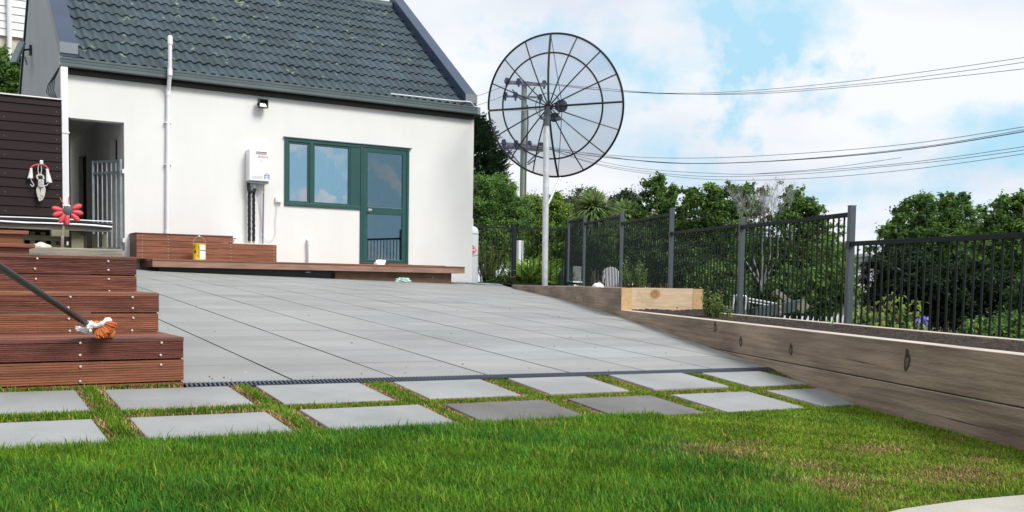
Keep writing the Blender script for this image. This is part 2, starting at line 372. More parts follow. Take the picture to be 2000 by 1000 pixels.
# patio of square pavers on a slope
PIT = .5203; S0 = 1.56 - PIT
def patio():
    V = []; F = []; C = []; mi = []
    def q(x0, x1, y0, y1, dz, col):
        b = len(V)
        for x, y in ((x0, y0), (x1, y0), (x1, y1), (x0, y1)): V.append((x, y, g(x, y) + dz)); C.append((*col, 1))
        F.append((b, b + 1, b + 2, b + 3))
    for i in range(16):
        for j in range(22):
            x0 = S0 + i * PIT + .0052; x1 = S0 + (i + 1) * PIT - .0052; y0 = 4.47 + j * PIT; y1 = y0 + PIT
            c = .955 + random.random() * .09; w = random.uniform(-.006, .006)
            if random.random() < .05: c *= .97
            e = random.uniform(-.0004, .0004)
            q(x0, x1, y0 + .0011, y1 - .0011, e, (c * (1 + w), c, c * (1 - w)))
    o = np_mesh('patio', np.array(V), np.array(F), m_tile, col=np.array(C)); clip_side(o, PL + PN * .04, PN); tag(o, kind='structure')
    xs = np.linspace(.5, 9.6, 40); ys = np.linspace(4.46, 15.9, 60); X, Y = np.meshgrid(xs, ys)
    V = np.stack([X.ravel(), Y.ravel(), (G(X, Y) - .006).ravel()], 1)
    F = np.array([(b * 40 + a, b * 40 + a + 1, (b + 1) * 40 + a + 1, (b + 1) * 40 + a) for b in range(59) for a in range(39)])
    o = np_mesh('patio_bedding', V, F, m_paverbase); clip_side(o, PL + PN * .045, PN); tag(o, kind='structure')
patio()

gr_ = MB()
for k in range(240):
    gx = random.uniform(1.1, 6.5); gy = 4.5 + random.random() ** 1.6 * 8
    if (Vector((gx, gy, 0)) - PL).dot(PN) > -.02: continue
    gz = g(gx, gy) + .0015; q_ = random.uniform(.003, .009); a_ = random.uniform(0, 3)
    gr_.add([(gx + cos(a_ + t_) * q_ * f_, gy + sin(a_ + t_) * q_ * f_, gz) for t_, f_ in ((0, 1), (1.7, .5), (3.1, 1), (4.6, .6))] + [(gx, gy, gz + q_ * .5)], [(0, 1, 4), (1, 2, 4), (2, 3, 4), (3, 0, 4)], random.randrange(2))
o = gr_.build('grit', [m_dirt, m_rock]); tag(o, 'fine grit and leaf crumbs scattered over the patio', kind='stuff')

# a concrete path edge in the near right corner
pe = [(1.55, 1.50), (1.9, 1.63), (2.24, 1.690), (2.5, 1.692), (2.81, 1.655), (3.3, 1.52), (3.46, 1.42)]
mb = MB(); top = [Vector((x, y, g(x, y) + .018)) for x, y in pe] + [Vector((3.2, .6, g(3.2, .6) + .018)), Vector((.9, .6, g(.9, .6) + .018)), Vector((1.2, 1.35, g(1.2, 1.35) + .018))]
mb.prism(top, (0, 0, -.08)); mb.build('path', m_conc, bevel=.006, kind='structure')
def on_path(x, y): return (y < np.interp(x, [p[0] for p in pe], [p[1] for p in pe], left=-9, right=1.4)) & (x > 1.2)

# drain grate between patio and lawn
dr = thing('drain_grate', 'long black slotted drain grate across the foot of the patio', 'drain', (2.8, 4.42, g(2.8, 4.42)))
mb = MB(); mg = MB()
nseg = 60
for k in range(nseg):
    x0 = 1.05 + k * (3.56 / nseg); x1 = x0 + 3.56 / nseg
    for ya, yb in ((4.350, 4.360),):
        mb.add([(x0, ya, g(x0, ya) + .004), (x1, ya, g(x1, ya) + .004), (x1, yb, g(x1, yb) + .004), (x0, yb, g(x0, yb) + .004)], [(0, 1, 2, 3)])

for k in range(178):
    x = 1.055 + k * .02; mg.bar((x, 4.361, g(x, 4.361) + .002), (x + .014, 4.457, g(x, 4.457) + .002), .010, .006)
mb.build('edge_strip', m_drain, dr); mg.build('grate', m_drain, dr)
mb = MB(); mb.box(1.05, 4.62, 4.35, 4.47, -.60, -.53); mb.build('channel', m_black, dr)

# stepping pavers in the lawn: individuals
PAV = []
r1 = [(.02, .605, 'pale grey'), (.715, 1.225, ''), (1.345, 1.835, ''), (2.005, 2.485, ''), (2.645, 3.125, ''), (3.285, 3.80, ''), (3.955, 4.42, '')]
r2 = [(-.03, .59, ''), (.715, 1.225, ''), (1.362, 1.89, ''), (2.01, 2.525, ''), (2.66, 3.155, ''), (3.29, 3.81, ''), (3.95, 4.44, '')]
L1 = ['lawn paver cut off by the left edge, in the row beside the wooden steps', 'pale paver in front of the right end of the wooden steps, beside the drain', 'second whole paver along the drain from the wooden steps, pale grey',
      'third whole paver along the drain from the wooden steps, with a straw edge', 'fourth whole paver along the drain, with a damp brown patch', 'fifth whole paver along the drain, next to last before the timber wall', 'last paver of the drain row, nearest the timber retaining wall']
L2 = ['nearest paver at the left edge of the photo, low in the long grass', 'largest pale paver in the near row, left of centre, grass all round', 'pale paver of the near row between the big pale one and the dark damp one',
      'darkest brown damp paver in the near row', 'second dark damp paver, just right of the darkest one', 'mid grey paver of the near row, between the dark pair and the timber wall', 'paver of the near row touching the timber retaining wall, half in its shade']
for row, (y0, y1), labs in ((r1, (3.96, 4.345), L1), (r2, (3.44, 3.83), L2)):
    for i, (x0, x1, _) in enumerate(row):
        dm = (row is r2 and i in (3, 4))
        th_ = random.uniform(-.008, .008); dz = random.uniform(-.001, .003)
        vs = []
        for x, y in ((x0, y0), (x1, y0), (x1, y1), (x0, y1)):
            x2 = x + th_ * (y - y0); y2 = y + th_ * (x - x0) * .6
            vs.append(Vector((x2, y2, g(x2, y2) + .004 + dz)))
        mb = MB(); mb.prism(vs, (0, 0, -.05))
        c = Vector(((x0 + x1) / 2, (y0 + y1) / 2, g((x0 + x1) / 2, (y0 + y1) / 2)))
        th = lnk(bpy.data.objects.new('paving_slab', None)); lp = th
        bpy.data.objects.remove(th)
        o = mb.build('paving_slab', m_paverw if dm else m_paver, bevel=.004)
        tag(o, labs[i], 'paving slab', 'stepping slabs set in the lawn'); PAV.append((x0, x1, y0, y1))

# ---------------------------------------------------------------- grass
def grass(name, n, smin, smax, tmin, tmax, label_kind=True):
    x = RNG.uniform(smin, smax, n); y = RNG.uniform(tmin, tmax, n)
    # denser close to the camera's side
    keep = ((x - PL.x) * PN.x + (y - PL.y) * PN.y < -.005) & ~on_path(x, y - .012)
    dist = np.full(n, 9.0)
    for x0, x1, y0, y1 in PAV:
        ins = (x > x0 - .004) & (x < x1 + .004) & (y > y0 - .004) & (y < y1 + .004); keep &= ~ins
        dx = np.maximum(np.maximum(x0 - x, x - x1), 0); dy = np.maximum(np.maximum(y0 - y, y - y1), 0); dist = np.minimum(dist, np.hypot(dx, dy))
    keep &= ~((y > 4.348) & (x > 1.03)); keep &= y < 4.395
    # clear of the drain except tufts
    fwd = x * FW.x + y * FW.y; lat = x * RT.x + y * RT.y
    keep &= (fwd > 2.0) & (np.abs(lat) < fwd * .56 + .25)
    x, y, dist, fwd = x[keep], y[keep], dist[keep], fwd[keep]; n = len(x)
    def fn(a, b, s, ph=0): return np.sin(a * s + ph) * np.cos(b * s * 1.13 + ph * 2) + .5 * np.sin(a * s * 2.3 + b * s * 1.7 + ph)
    pat = fn(x, y, 3.1, .4) * .5 + fn(x + .2 * y, y, 7.3, 1.7) * .35 + RNG.normal(0, .35, n)
    # worn, mown short zone at the right; lush zone at the left and centre
    worn = np.clip((x - 2.10 - (y - 1.8) * .38 + .07 * fn(x, y, 6, .9)) / .16, 0, 1)
    worn = np.where(y > 3.42, .55 + .4 * np.clip((x - 1.2) / 1.5, 0, 1), worn)
    L = RNG.uniform(.022, .054, n) * (1 - .55 * worn) * np.where(dist < .03, .75, 1)
    L *= np.where((y > 3.42) & (x > 1.3), .68, 1)
    L *= np.where(RNG.random(n) < .03, 1.5, 1)
    dead = np.clip(.03 + .10 * worn + np.where(worn > .5, np.clip(pat - .25, 0, 1) * .7, 0), 0, .85)
    wear = [(2.50, 2.62, .34), (3.12, 2.46, .26), (2.42, 2.06, .28), (2.95, 2.0, .34), (2.62, 2.32, .16), (3.3, 2.15, .15), (2.75, 2.75, .12), (2.2, 3.3, .12)]
    for cx, cy, rr_ in wear: dead = np.maximum(dead, .93 * np.exp(-(((x - cx) / rr_) ** 2 + ((y - cy) / (rr_ * .6)) ** 2)))
    dead = np.where((dist < .034) & (y > 3.42), np.maximum(dead, .35 + .5 * np.clip((x - .9) / 1.0, 0, 1)), dead)
    isd = RNG.random(n) < dead
    edge = (dist < .034) & (y > 3.42) & (x > .6); L = np.where(isd & ~edge, L * .75, L); L = np.where(edge & ~isd, L * .55, L)
    az = RNG.uniform(0, 2 * pi, n) * .9 + 1.3 * fn(x, y, 4.3, 2.1); lean = RNG.uniform(.15, .95, n) * np.where(isd, 1.5, 1); w = RNG.uniform(.0008, .0016, n) * (.75 + fwd / 6)
    dx, dy = np.cos(az), np.sin(az); sx, sy = -dy, dx
    z = G(x, y) - .008
    p0 = np.stack([x, y, z], 1)
    mid = p0 + np.stack([dx * L * .25 * lean, dy * L * .25 * lean, L * .55], 1)
    tip = p0 + np.stack([dx * L * .85 * lean, dy * L * .85 * lean, L * (1.0 - .25 * lean)], 1)
    sd = np.stack([sx * w, sy * w, 0 * w], 1)
    V = np.stack([p0 - sd, p0 + sd, mid + sd * .85, mid - sd * .85, tip], 1).reshape(-1, 3)
    b = np.arange(n) * 5
    F = np.concatenate([np.stack([b, b + 1, b + 2], 1), np.stack([b, b + 2, b + 3], 1), np.stack([b + 3, b + 2, b + 4], 1)])
    lush = np.array([.040, .178, .020]); lite = np.array([.155, .295, .016]); yel = np.array([.27, .32, .04]); st = np.array([.50, .37, .17]); br = np.array([.26, .16, .07])
    k = np.clip(.42 + .42 * pat + .4 * worn, 0, 1)[:, None]
    col = lush * (1 - k) + lite * k
    ky = ((RNG.random(n) < .10 + .22 * worn))[:, None]; col = np.where(ky, yel, col)
    dcol = np.where(RNG.random(n)[:, None] < .55, st, br); col = np.where(isd[:, None], dcol, col)
    col *= (RNG.uniform(.55, 1.3, n) * (1 + .18 * fn(x, y, 11, 3.3)))[:, None]
    col = np.concatenate([col, np.ones((n, 1))], 1); C = np.repeat(col, 5, 0)
    o = np_mesh(name, V, F, m_grass, col=C); tag(o, kind='stuff'); o['label'] = 'green lawn grass with straw coloured worn patches'; return o
grass('grass', 1350000, -1.4, 5.2, .9, 4.40)

# ---------------------------------------------------------------- timber steps
def rib_board(mb, x0, x1, y, z0, z1, n=9, d=.0025):
    prof = []
    h = (z1 - z0) / n
    prof.append((y + .02, z0)); 
    for k in range(n):
        za = z0 + k * h
        prof += [(y, za + .15 * h), (y, za + .68 * h), (y + d, za + .76 * h), (y + d, za + 1.0 * h)] if k < n - 1 else [(y, za + .15 * h), (y, za + .9 * h), (y + .004, z1)]
    prof.append((y + .02, z1))
    vs = [(x0, a, b) for a, b in prof] + [(x1, a, b) for a, b in prof]; m = len(prof)
    mb.add(vs, [(i, i + m, i + m + 1, i + 1) for i in range(m - 1)] + [tuple(range(m)), tuple(range(2 * m - 1, m - 1, -1))])
st = thing('wooden_steps', 'red brown ribbed timber steps with screw heads, left of the patio', 'steps', (0, 4.9, -.55))
XR = 1.046; levels = [(4.40, -.620, -.253, -.255), (4.87, -.253, -.072, -.075), (5.37, -.072, .102, .10)]
mats3 = [m_merbau3, m_merbau2, m_merbau, m_merbau2, m_merbau3, m_merbau]
bi = 0
for li, (y, z0, z1, _) in enumerate(levels):
    zm = z1 - .094 if li else -.347
    for za, zb in ((zm + .003, z1 - .0195), (max(z0, zm - .094), zm - .003)):
        mb = MB(); rib_board(mb, -1.3, XR + random.uniform(-.002, .002), y, za, zb); mb.build('riser_board', mats3[bi % 6], st, label=None) ; bi += 1
    if li == 0:
        mb = MB(); rib_board(mb, -1.3, XR, y, -.62, zm - .099, n=12); mb.build('riser_board', m_merbau2, st)
    y2 = levels[li + 1][0] if li < 2 else 6.6
    k = 0; ya = y - .004
    if li == 0: ya = y - .004
    while ya < y2 - .004:
        yb = min(ya + .14, y2 - .002 + (.0))
        mb = MB(); mb.box(-1.3, XR + .002, ya, yb - .005, z1 - .019, z1); mb.build('tread_board', mats3[(li + k) % 3], st, bevel=.003); ya = yb; k += 1
    # stringer side board
    mb = MB(); mb.box(XR - .03, XR - .004, y + .022, y2 + .0, -.7, z1 - .002); mb.build('side_board', m_merbau3, st)
scr = MB()
for li, (y, z0, z1, _) in enumerate(levels):
    zm = z1 - .094
    for x in ((XR - .095 - .02 * li, .74 - .08 * li, .38 - .05 * li) if li else (.955, .63, .33, 0)):
        for zz_ in (z1 - .022, zm + .022, zm - .022, zm - .078):
            if zz_ < -.40 and x > .9: continue
            scr = MB(); scr.lathe((x + random.uniform(-.006, .006), y - .0035, zz_ + random.uniform(-.004, .004)), [(.0055, 0), (.0048, .0022), (.001, .003)], 10, axis=(0, -1, 0)); scr.build('screw_head', m_screw, st)


# upper small steps, far left
us = thing('small_steps', 'low pair of brown timber steps behind the top of the main stair, left edge', 'steps', (0, 6.8, .1))
for y, xr, z0, z1 in ((6.62, .68, .098, .168), (7.05, .69, .190, .262)):
    mb = MB(); mb.box(-1.5, xr + .03, y - .03, y + .43, z1 - .005, z1 + .018); mb.build('tread_board', m_merbau2, us, bevel=.003)
    mb = MB(); mb.box(-1.5, xr, y, y + .04, z0, z1 - .006); mb.build('riser_board', m_bench, us, bevel=.002)
# raised yard
mb = MB(); mb.prism([Vector(p) for p in ((-6, 7.42, .15), (1.30, 7.58, .15), (2.86, 16.0, .37), (2.86, 17.0, .37), (-6, 17, .37))], (0, 0, -1.2))
mb.build('yard', m_yard, kind='structure')
# weathered sleeper
mb = MB(); mb.box(.70, 1.362, 7.46, 7.56, .06, .192); mb.build('timber_sleeper', m_oldwood, bevel=.006)
tag(bpy.data.objects['timber_sleeper'], 'pale weathered timber sleeper lying level behind the top step', 'timber')
# rock
bm = bmesh.new(); bmesh.ops.create_icosphere(bm, subdivisions=3, radius=1)
for v in bm.verts:
    n_ = .12 * sin(v.co.x * 5 + 1) * cos(v.co.y * 4) + .08 * sin(v.co.z * 9 + v.co.x * 6); v.co = Vector((v.co.x * .072, v.co.y * .05, v.co.z * .036)) * (1 + n_)
me = bpy.data.meshes.new('rock'); bm.to_mesh(me); bm.free(); me.materials.append(m_rock)
o = lnk(bpy.data.objects.new('rock', me)); o.location = (.86, 7.66, .192); tag(o, 'pale rounded rock lying on the ground behind the weathered sleeper', 'rock')

# ---------------------------------------------------------------- old deck with cables, lattice
od = thing('old_deck', 'grey weathered raised deck with dark underside, left of the doorway', 'deck', (0, 13, .3))
mb = MB(); mb.box(-3, 2.0, 11.5, 11.54, .478, .560); mb.build('edge_board', m_oldwood, od, bevel=.003)
k = 0; y = 11.545
while y < 15.4:
    mb = MB(); mb.box(-3, 1.99 - max(0, 0), y, y + .135, .535, .562 + (k % 2) * .001); mb.build('deck_board', m_oldwood, od); y += .14; k += 1
for x in (-2, -1, 0, 1.0, 1.7):
    mb = MB(); mb.box(x, x + .05, 11.56, 15.4, .44, .530); mb.build('joist', m_black, od)
mb = MB(); mb.box(1.60, 1.72, 11.6, 11.70, .20, .476); mb.build('post', m_oldwood2, od)
mb = MB(); mb.box(1.375, 1.545, 11.35, 11.47, .405, .472); mb.build('bracket_block', m_oldwood2, od, bevel=.006)
lt = MB()
for k in range(14): lt.box(.60 + k * .085 * 1.2, .60 + k * .085 * 1.2 + .05, 11.72, 11.73, .20, .46)
for z in (.20, .275, .37): lt.box(.55, 1.62, 11.70, 11.715, z, z + .055)
lt.build('lattice', m_oldwood2, od)
mb = MB(); mb.box(-3, 1.7, 15.0, 15.05, .15, .53); mb.build('back_board', m_fascia, od)
def wob(x0, x1, y, z, n=24, a=.006, ph=0, drop=0):
    return [(x0 + (x1 - x0) * i / n, y + .004 * sin(i * 1.3 + ph), z + a * sin(i * .9 + ph) - drop * (i / n) ** 6) for i in range(n + 1)]
cb = thing('cable_bundle', 'black and white cables tied along the grey deck edge', 'cable', (1, 11.48, .57))
mb = MB(); mb.tube(wob(-2, 1.985, 11.475, .552, ph=.3, drop=.02), .010, 8); mb.build('white_conduit', m_white, cb, True)
mb = MB(); mb.tube(wob(-2, 1.99, 11.475, .574, ph=1.3, drop=.015), .012, 8); mb.build('black_hose', m_rubber, cb, True)
mb = MB(); mb.tube(wob(-2, 1.985, 11.47, .532, ph=2.0, drop=.012), .007, 8); mb.build('black_hose', m_rubber, cb, True)
mb = MB(); mb.tube(wob(-2, 1.99, 11.475, .592, a=.003, ph=2.5), .006, 8); mb.build('white_conduit', m_pvc, cb, True)

# flower spinner
FC = Vector((1.035, 7.68, .457))
fl = thing('garden_spinner', 'red metal flower spinner on a grey stake above the sleeper', 'garden spinner', (1.0, 7.7, .17))
mb = MB(); mb.tube([(1.0, 7.70, .17), (1.005, 7.70, .30), (1.03, 7.70, .45)], [.010, .010, .006], 8); mb.build('stake', m_oldwood, fl, True)
mb = MB(); mb.lathe(FC + Vector((0, .0, 0)), [(.001, -.006), (.032, -.004), (.033, .006), (.026, .011), (.001, .012)], 24, axis=(0, -1, 0)); mb.build('flower_centre', mat('slate_disc', (.07, .08, .095), .6), fl, True)
for a, bent in ((172, 0), (202, 0), (238, 0), (268, 0), (-42, 0), (-8, 0), (26, 0), (118, 1), (84, 1)):
    a = radians(a); u = Vector((cos(a), 0, sin(a))); v = Vector((-sin(a), 0, cos(a))); nn = Vector((0, -1, 0)); mb = MB(); vs = []
    prof = [(.024, .007), (.045, .014), (.065, .0185), (.082, .0175), (.098, .007)]
    if bent: v = (v * .25 + nn * .97).normalized()
    for r, w in prof:
        for q in (-1, 0, 1): vs.append(FC + u * r * 1.05 + v * w * q + nn * (.004 + (.004 if q == 0 else 0)))
    fs = [(i * 3 + j, i * 3 + j + 1, i * 3 + j + 4, i * 3 + j + 3) for i in range(4) for j in range(2)]
    mb.add(vs, fs); o = mb.build('petal', m_red, fl, True); sm = o.modifiers.new('thick', 'SOLIDIFY'); sm.thickness = .0015

# ---------------------------------------------------------------- house
YW = 16.0
hs = thing('house', 'white plastered house with dark tiled gable roof', 'house', (5.5, 19, .0))
RZ = lambda y: 3.10 + .767 * (y - 15.9)      # roof plane of the front slope
YR = 19.15; ZRR = RZ(YR); YB = 21.7; ZB = 3.1
mb = MB()
H = 3.0
for x0, x1, z0, z1 in ((2.10, 2.18, -.5, H), (2.18, 2.95, -.5, .39), (2.18, 2.95, 2.303, H), (2.95, 5.42, -.5, H), (5.42, 6.745, -.5, 1.2), (5.42, 6.745, 2.305, H), (6.745, 7.656, -.5, .29), (6.745, 7.656, 2.305, H), (7.656, 8.943, -.5, H)):
    mb.box(x0, x1, YW, YW + .2, z0, z1)
mb.build('wall', m_plaster, hs)
def gable(x0, x1, m, nm):
    e = .13
    poly = [(x0, YW + .201, -.5), (x0, YB, -.5), (x0, YB, ZB + e), (x0, YR, ZRR + e), (x0, YW + .201, RZ(YW + .2) + e)]
    mb = MB(); mb.prism(poly, (x1 - x0, 0, 0)); mb.build(nm, m, hs)
    mb = MB(); mb.prism([(x0, YW - .02, H + .001), (x0, YW + .20, H + .001), (x0, YW + .20, RZ(YW + .2) + e), (x0, YW - .02, RZ(YW - .02) + e)], (.18 if x0 < 5 else x1 - x0, 0, 0)); mb.build('parapet_end', m_plaster, hs)
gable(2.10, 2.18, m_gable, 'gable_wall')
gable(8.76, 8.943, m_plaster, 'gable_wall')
mb = MB(); mb.box(3.03, 8.76, YB - .2, YB, -.5, ZB); mb.build('rear_wall', m_plaster, hs)
# parapet caps
for x0, x1 in ((2.07, 2.31), (8.73, 8.96)):
    c = MB(); e = .131; th_ = .10
    ya = YW - .06
    c.prism([(x0, ya, RZ(ya) + .03), (x0, YR, ZRR + .03), (x0, YR, ZRR + e + th_), (x0, ya, RZ(ya) + e + th_)], (x1 - x0, 0, 0))
    c.build('roof_cap', m_cap, hs, bevel=.006)
    c = MB(); c.prism([(x0, YR + .001, ZRR + e), (x0, YB + .1, ZB + e), (x0, YB + .1, ZB + e + th_), (x0, YR + .001, ZRR + e + th_)], (x1 - x0, 0, 0)); c.build('roof_cap', m_cap, hs)
    c = MB(); c.box(x0 - .003, x1 + .003, ya - .012, ya - .001, RZ(ya) + .08, RZ(ya) + e + th_ + .003); c.build('cap_end', m_capend, hs)
# tiled roof, front slope
def tiles(nm, yl, yh, zl, zh, x0=2.31, x1=8.73):
    Ls = math.hypot(yh - yl, zh - zl); nr = round(Ls / .345); gl = Ls / nr
    dy, dz = (yh - yl) / Ls, (zh - zl) / Ls; ny, nz_ = (-dz, dy) if yh > yl else (dz, -dy)
    wav = .146; ns = int((x1 - x0) / wav * 10); V = []; F = []; CT = []; TT = [[random.uniform(.82, 1.16) for _ in range(60)] for _ in range(nr + 1)]
    def prof(x, r):
        u = ((x - x0) / wav) % 1.0
        return .026 * (max(0, sin(pi * min(1, u / .62))) ** .8 if u < .62 else 0) - (.006 if u >= .62 else 0)
    row = 0
    for r in range(nr):
        jit = [random.uniform(-.004, .004) for _ in range(60)]
        for (d, lift) in ((r * gl - .0, .006), (r * gl, .030), ((r + .97) * gl, .010)):
            for i in range(ns + 1):
                x = x0 + (x1 - x0) * i / ns; o_ = lift + prof(x, r) + jit[int((x - x0) / .332)]
                if lift == .006: o_ = .002
                V.append((x, yl + dy * d + ny * o_, zl + dz * d + nz_ * o_)); CT.append(TT[r][int((x - x0) / .292)] )
        for a in (0, 1):
            b = (r * 3 + a) * (ns + 1)
            for i in range(ns): F.append((b + i, b + i + 1, b + i + ns + 2, b + i + ns + 1))
    CT = np.array(CT); o = np_mesh(nm, np.array(V), np.array(F), m_rooft, hs, col=np.stack([CT, CT, CT, CT * 0 + 1], 1))
    me = o.data; me.polygons.foreach_set('use_smooth', [True] * len(me.polygons))
    try: me.set_sharp_from_angle(angle=radians(50))
    except Exception: pass
tiles('roof', 15.93, YR, RZ(15.93) + .01, ZRR + .01)
mb = MB(); mb.prism([(2.31, 15.94, RZ(15.94) - .03), (2.31, YR, ZRR - .03), (2.31, YB + .1, ZB - .05), (2.31, YB + .1, ZB + .0), (2.31, YR, ZRR + .0), (2.31, 15.94, RZ(15.94) + .0)], (6.42, 0, 0)); mb.build('roof_deck', m_rooftp, hs)
mb = MB()
x = 2.31
while x < 8.7:
    x2 = min(x + .40, 8.73); mb.tube([(x, YR, ZRR - .01), (x2, YR, ZRR - .01)], [.10, .112], 14); x = x2
mb.build('ridge_tiles', m_rooftp, hs, True)
# gutter with rolled profile
pr = [(15.995, 3.005), (15.89, 3.005), (15.872, 3.02), (15.870, 3.055), (15.876, 3.062), (15.870, 3.070), (15.866, 3.098), (15.872, 3.105), (15.864, 3.112), (15.860, 3.135), (15.868, 3.142), (15.878, 3.136), (15.886, 3.03), (15.975, 3.03), (15.995, 3.13)]
mb = MB(); mb.prism([(2.065, a, b) for a, b in pr], (6.875, 0, 0)); mb.build('gutter', m_gutter, hs)
mb = MB(); mb.box(2.17, 8.90, 15.925, 15.999, 2.922, 3.004); mb.build('fascia', m_fascia, hs)
mb = MB(); mb.box(8.94, 9.0, 15.87, 15.97, 3.01, 3.14); mb.build('gutter_bracket', m_capend, hs, bevel=.004)
# downpipe at the corner
mb = MB(); mb.box(2.068, 2.165, 15.86, 15.94, .56, 3.0)
for z in (2.05, 1.0): mb.box(2.05, 2.18, 15.85, 15.95, z, z + .03)
mb.build('downpipe', m_white, hs, bevel=.012)
mb = MB(); mb.box(2.172, 2.20, 15.985, 16.18, .39, 2.303); mb.build('door_jamb', m_brownwall, hs)
# covered passage
mb = MB(); mb.box(2.95, 3.03, 16.2, 16.55, .39, 2.6); mb.box(2.95, 3.03, 17.12, 19.5, .39, 2.6); mb.box(2.95, 3.03, 16.55, 17.12, .39, 1.52); mb.box(2.95, 3.03, 16.55, 17.12, 2.17, 2.6)
mb.box(2.95, 3.03, 19.5, 20.4, 2.22, 2.6); mb.box(2.95, 3.03, 20.4, 21.5, .39, 2.6); mb.build('passage_wall', m_inner, hs)
mb = MB(); mb.box(2.28, 3.0, 16.2, 21.5, 2.6, 2.65); mb.build('passage_ceiling', m_inner, hs)
mb = MB(); mb.box(2.18, 3.0, 16.2, 21.5, .33, .38); mb.build('passage_floor', m_conc, hs)
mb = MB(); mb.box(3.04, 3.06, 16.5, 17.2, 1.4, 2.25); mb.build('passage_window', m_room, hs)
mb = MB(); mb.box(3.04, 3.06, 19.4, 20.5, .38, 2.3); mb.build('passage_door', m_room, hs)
# interior room box behind the glass
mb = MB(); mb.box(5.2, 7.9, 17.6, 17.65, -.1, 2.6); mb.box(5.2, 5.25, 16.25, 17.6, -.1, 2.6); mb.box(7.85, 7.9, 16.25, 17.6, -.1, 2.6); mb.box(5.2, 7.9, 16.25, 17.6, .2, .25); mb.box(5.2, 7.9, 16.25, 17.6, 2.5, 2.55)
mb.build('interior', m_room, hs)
# joinery: window
wn = MB(); yf0, yf1 = 15.975, 16.06
wn.box(5.42, 6.745, yf0, yf1, 2.245, 2.303); wn.box(5.42, 6.745, yf0, yf1, 1.202, 1.262); wn.box(5.42, 5.478, yf0, yf1, 1.262, 2.245)
wn.box(5.850, 5.905, yf0, yf1, 1.262, 2.245); wn.box(6.565, 6.745, yf0 + .008, yf1, 1.262, 2.245)
wf = wn.build('window', m_teal, hs, bevel=.004)
wn2 = MB()
for x0, x1 in ((5.478, 5.850), (5.905, 6.565)):
    for q in ((x0 + .002, x1 - .002, 2.215, 2.243), (x0 + .002, x1 - .002, 1.264, 1.292), (x0 + .002, x0 + .030, 1.293, 2.214), (x1 - .030, x1 - .002, 1.293, 2.214)): wn2.box(q[0], q[1], yf0 + .014, yf1 - .01, q[2], q[3])
def subpart(mb, nm, m, par, **k):
    o = mb.build(nm, m, hs, **k); o.parent = par; o.matrix_parent_inverse = Matrix.Identity(4); return o
subpart(wn2, 'sash', m_teal, wf, bevel=.003)
gp = MB(); gp.box(5.508, 5.820, 16.015, 16.02, 1.292, 2.215); subpart(gp, 'pane', m_glass, wf)
gp = MB(); gp.box(5.935, 6.535, 16.015, 16.02, 1.292, 2.215); subpart(gp, 'pane', m_glass, wf)
gp = MB(); gp.box(5.40, 6.745, 15.955, 16.0, 2.304, 2.316); gp.box(6.745, 7.70, 15.955, 16.0, 2.306, 2.318); gp.build('head_flashing', m_capend, hs)
gp = MB(); nfold = 60; pts = [(5.44 + (6.70 - 5.44) * i / nfold, 16.30 + .012 * sin(i * 1.7)) for i in range(nfold + 1)]
gp.add([(a, b, 1.1) for a, b in pts] + [(a, b, 2.4) for a, b in pts], [(i, i + 1, i + nfold + 2, i + nfold + 1) for i in range(nfold)]); gp.build('curtain', m_curtain, hs)
# tools behind the window
tl = thing('paint_brush', 'cream paint brush bundle leaning inside the larger window pane', 'brush', (6.2, 16.14, 1.2))
mb = MB(); mb.bar((6.10, 16.075, 1.22), (6.31, 16.06, 1.41), .05, .11, mi=0); mb.build('brush_head', mat('cream_bristle', (.85, .72, .50), .9, var=.1, vs=30), tl, bevel=.01)
mb = MB(); mb.bar((6.28, 16.06, 1.42), (6.40, 16.05, 1.52), .024, .026); mb.build('handle', m_galv2, tl, bevel=.004); mb = MB(); mb.bar((6.32, 16.06, 1.37), (6.44, 16.05, 1.44), .024, .026); mb.build('handle', m_galv2, tl, bevel=.004)
# joinery: door
d0, d1 = 6.747, 7.654
mb = MB(); mb.box(d0, d0 + .045, yf0, yf1, .292, 2.303); mb.box(d1 - .045, d1, yf0, yf1, .292, 2.303); mb.box(d0 + .045, d1 - .045, yf0, yf1, 2.262, 2.303); mb.box(d0 + .045, d1 - .045, yf0, yf1, .292, .318)
mb.build('door_frame', m_teal, hs, bevel=.004)
mb = MB(); a, b = d0 + .049, d1 - .049; yd0, yd1 = 15.985, 16.03
mb.box(a, a + .085, yd0, yd1, .322, 2.258); mb.box(b - .075, b, yd0, yd1, .322, 2.258); mb.box(a + .085, b - .075, yd0, yd1, 2.185, 2.258); mb.box(a + .085, b - .075, yd0, yd1, 1.14, 1.262); mb.box(a + .085, b - .075, yd0, yd1, .322, .37)
dw = mb.build('door', m_teal, hs, bevel=.004)
gp = MB(); gp.box(a + .08, b - .07, 16.004, 16.01, 1.255, 2.19); subpart(gp, 'pane', m_glassd, dw)
gp = MB(); gp.box(a + .08, b - .07, 16.004, 16.01, .365, 1.145); subpart(gp, 'pane', m_glassd, dw)
gp = MB(); gp.lathe((6.915, 15.985, 1.20), [(.03, 0), (.03, .006), (.013, .01), (.013, .03), (.027, .04), (.030, .055), (.022, .066), (.001, .07)], 20, axis=(0, -1, 0)); subpart(gp, 'door_knob', m_chrome, dw, smooth=True)
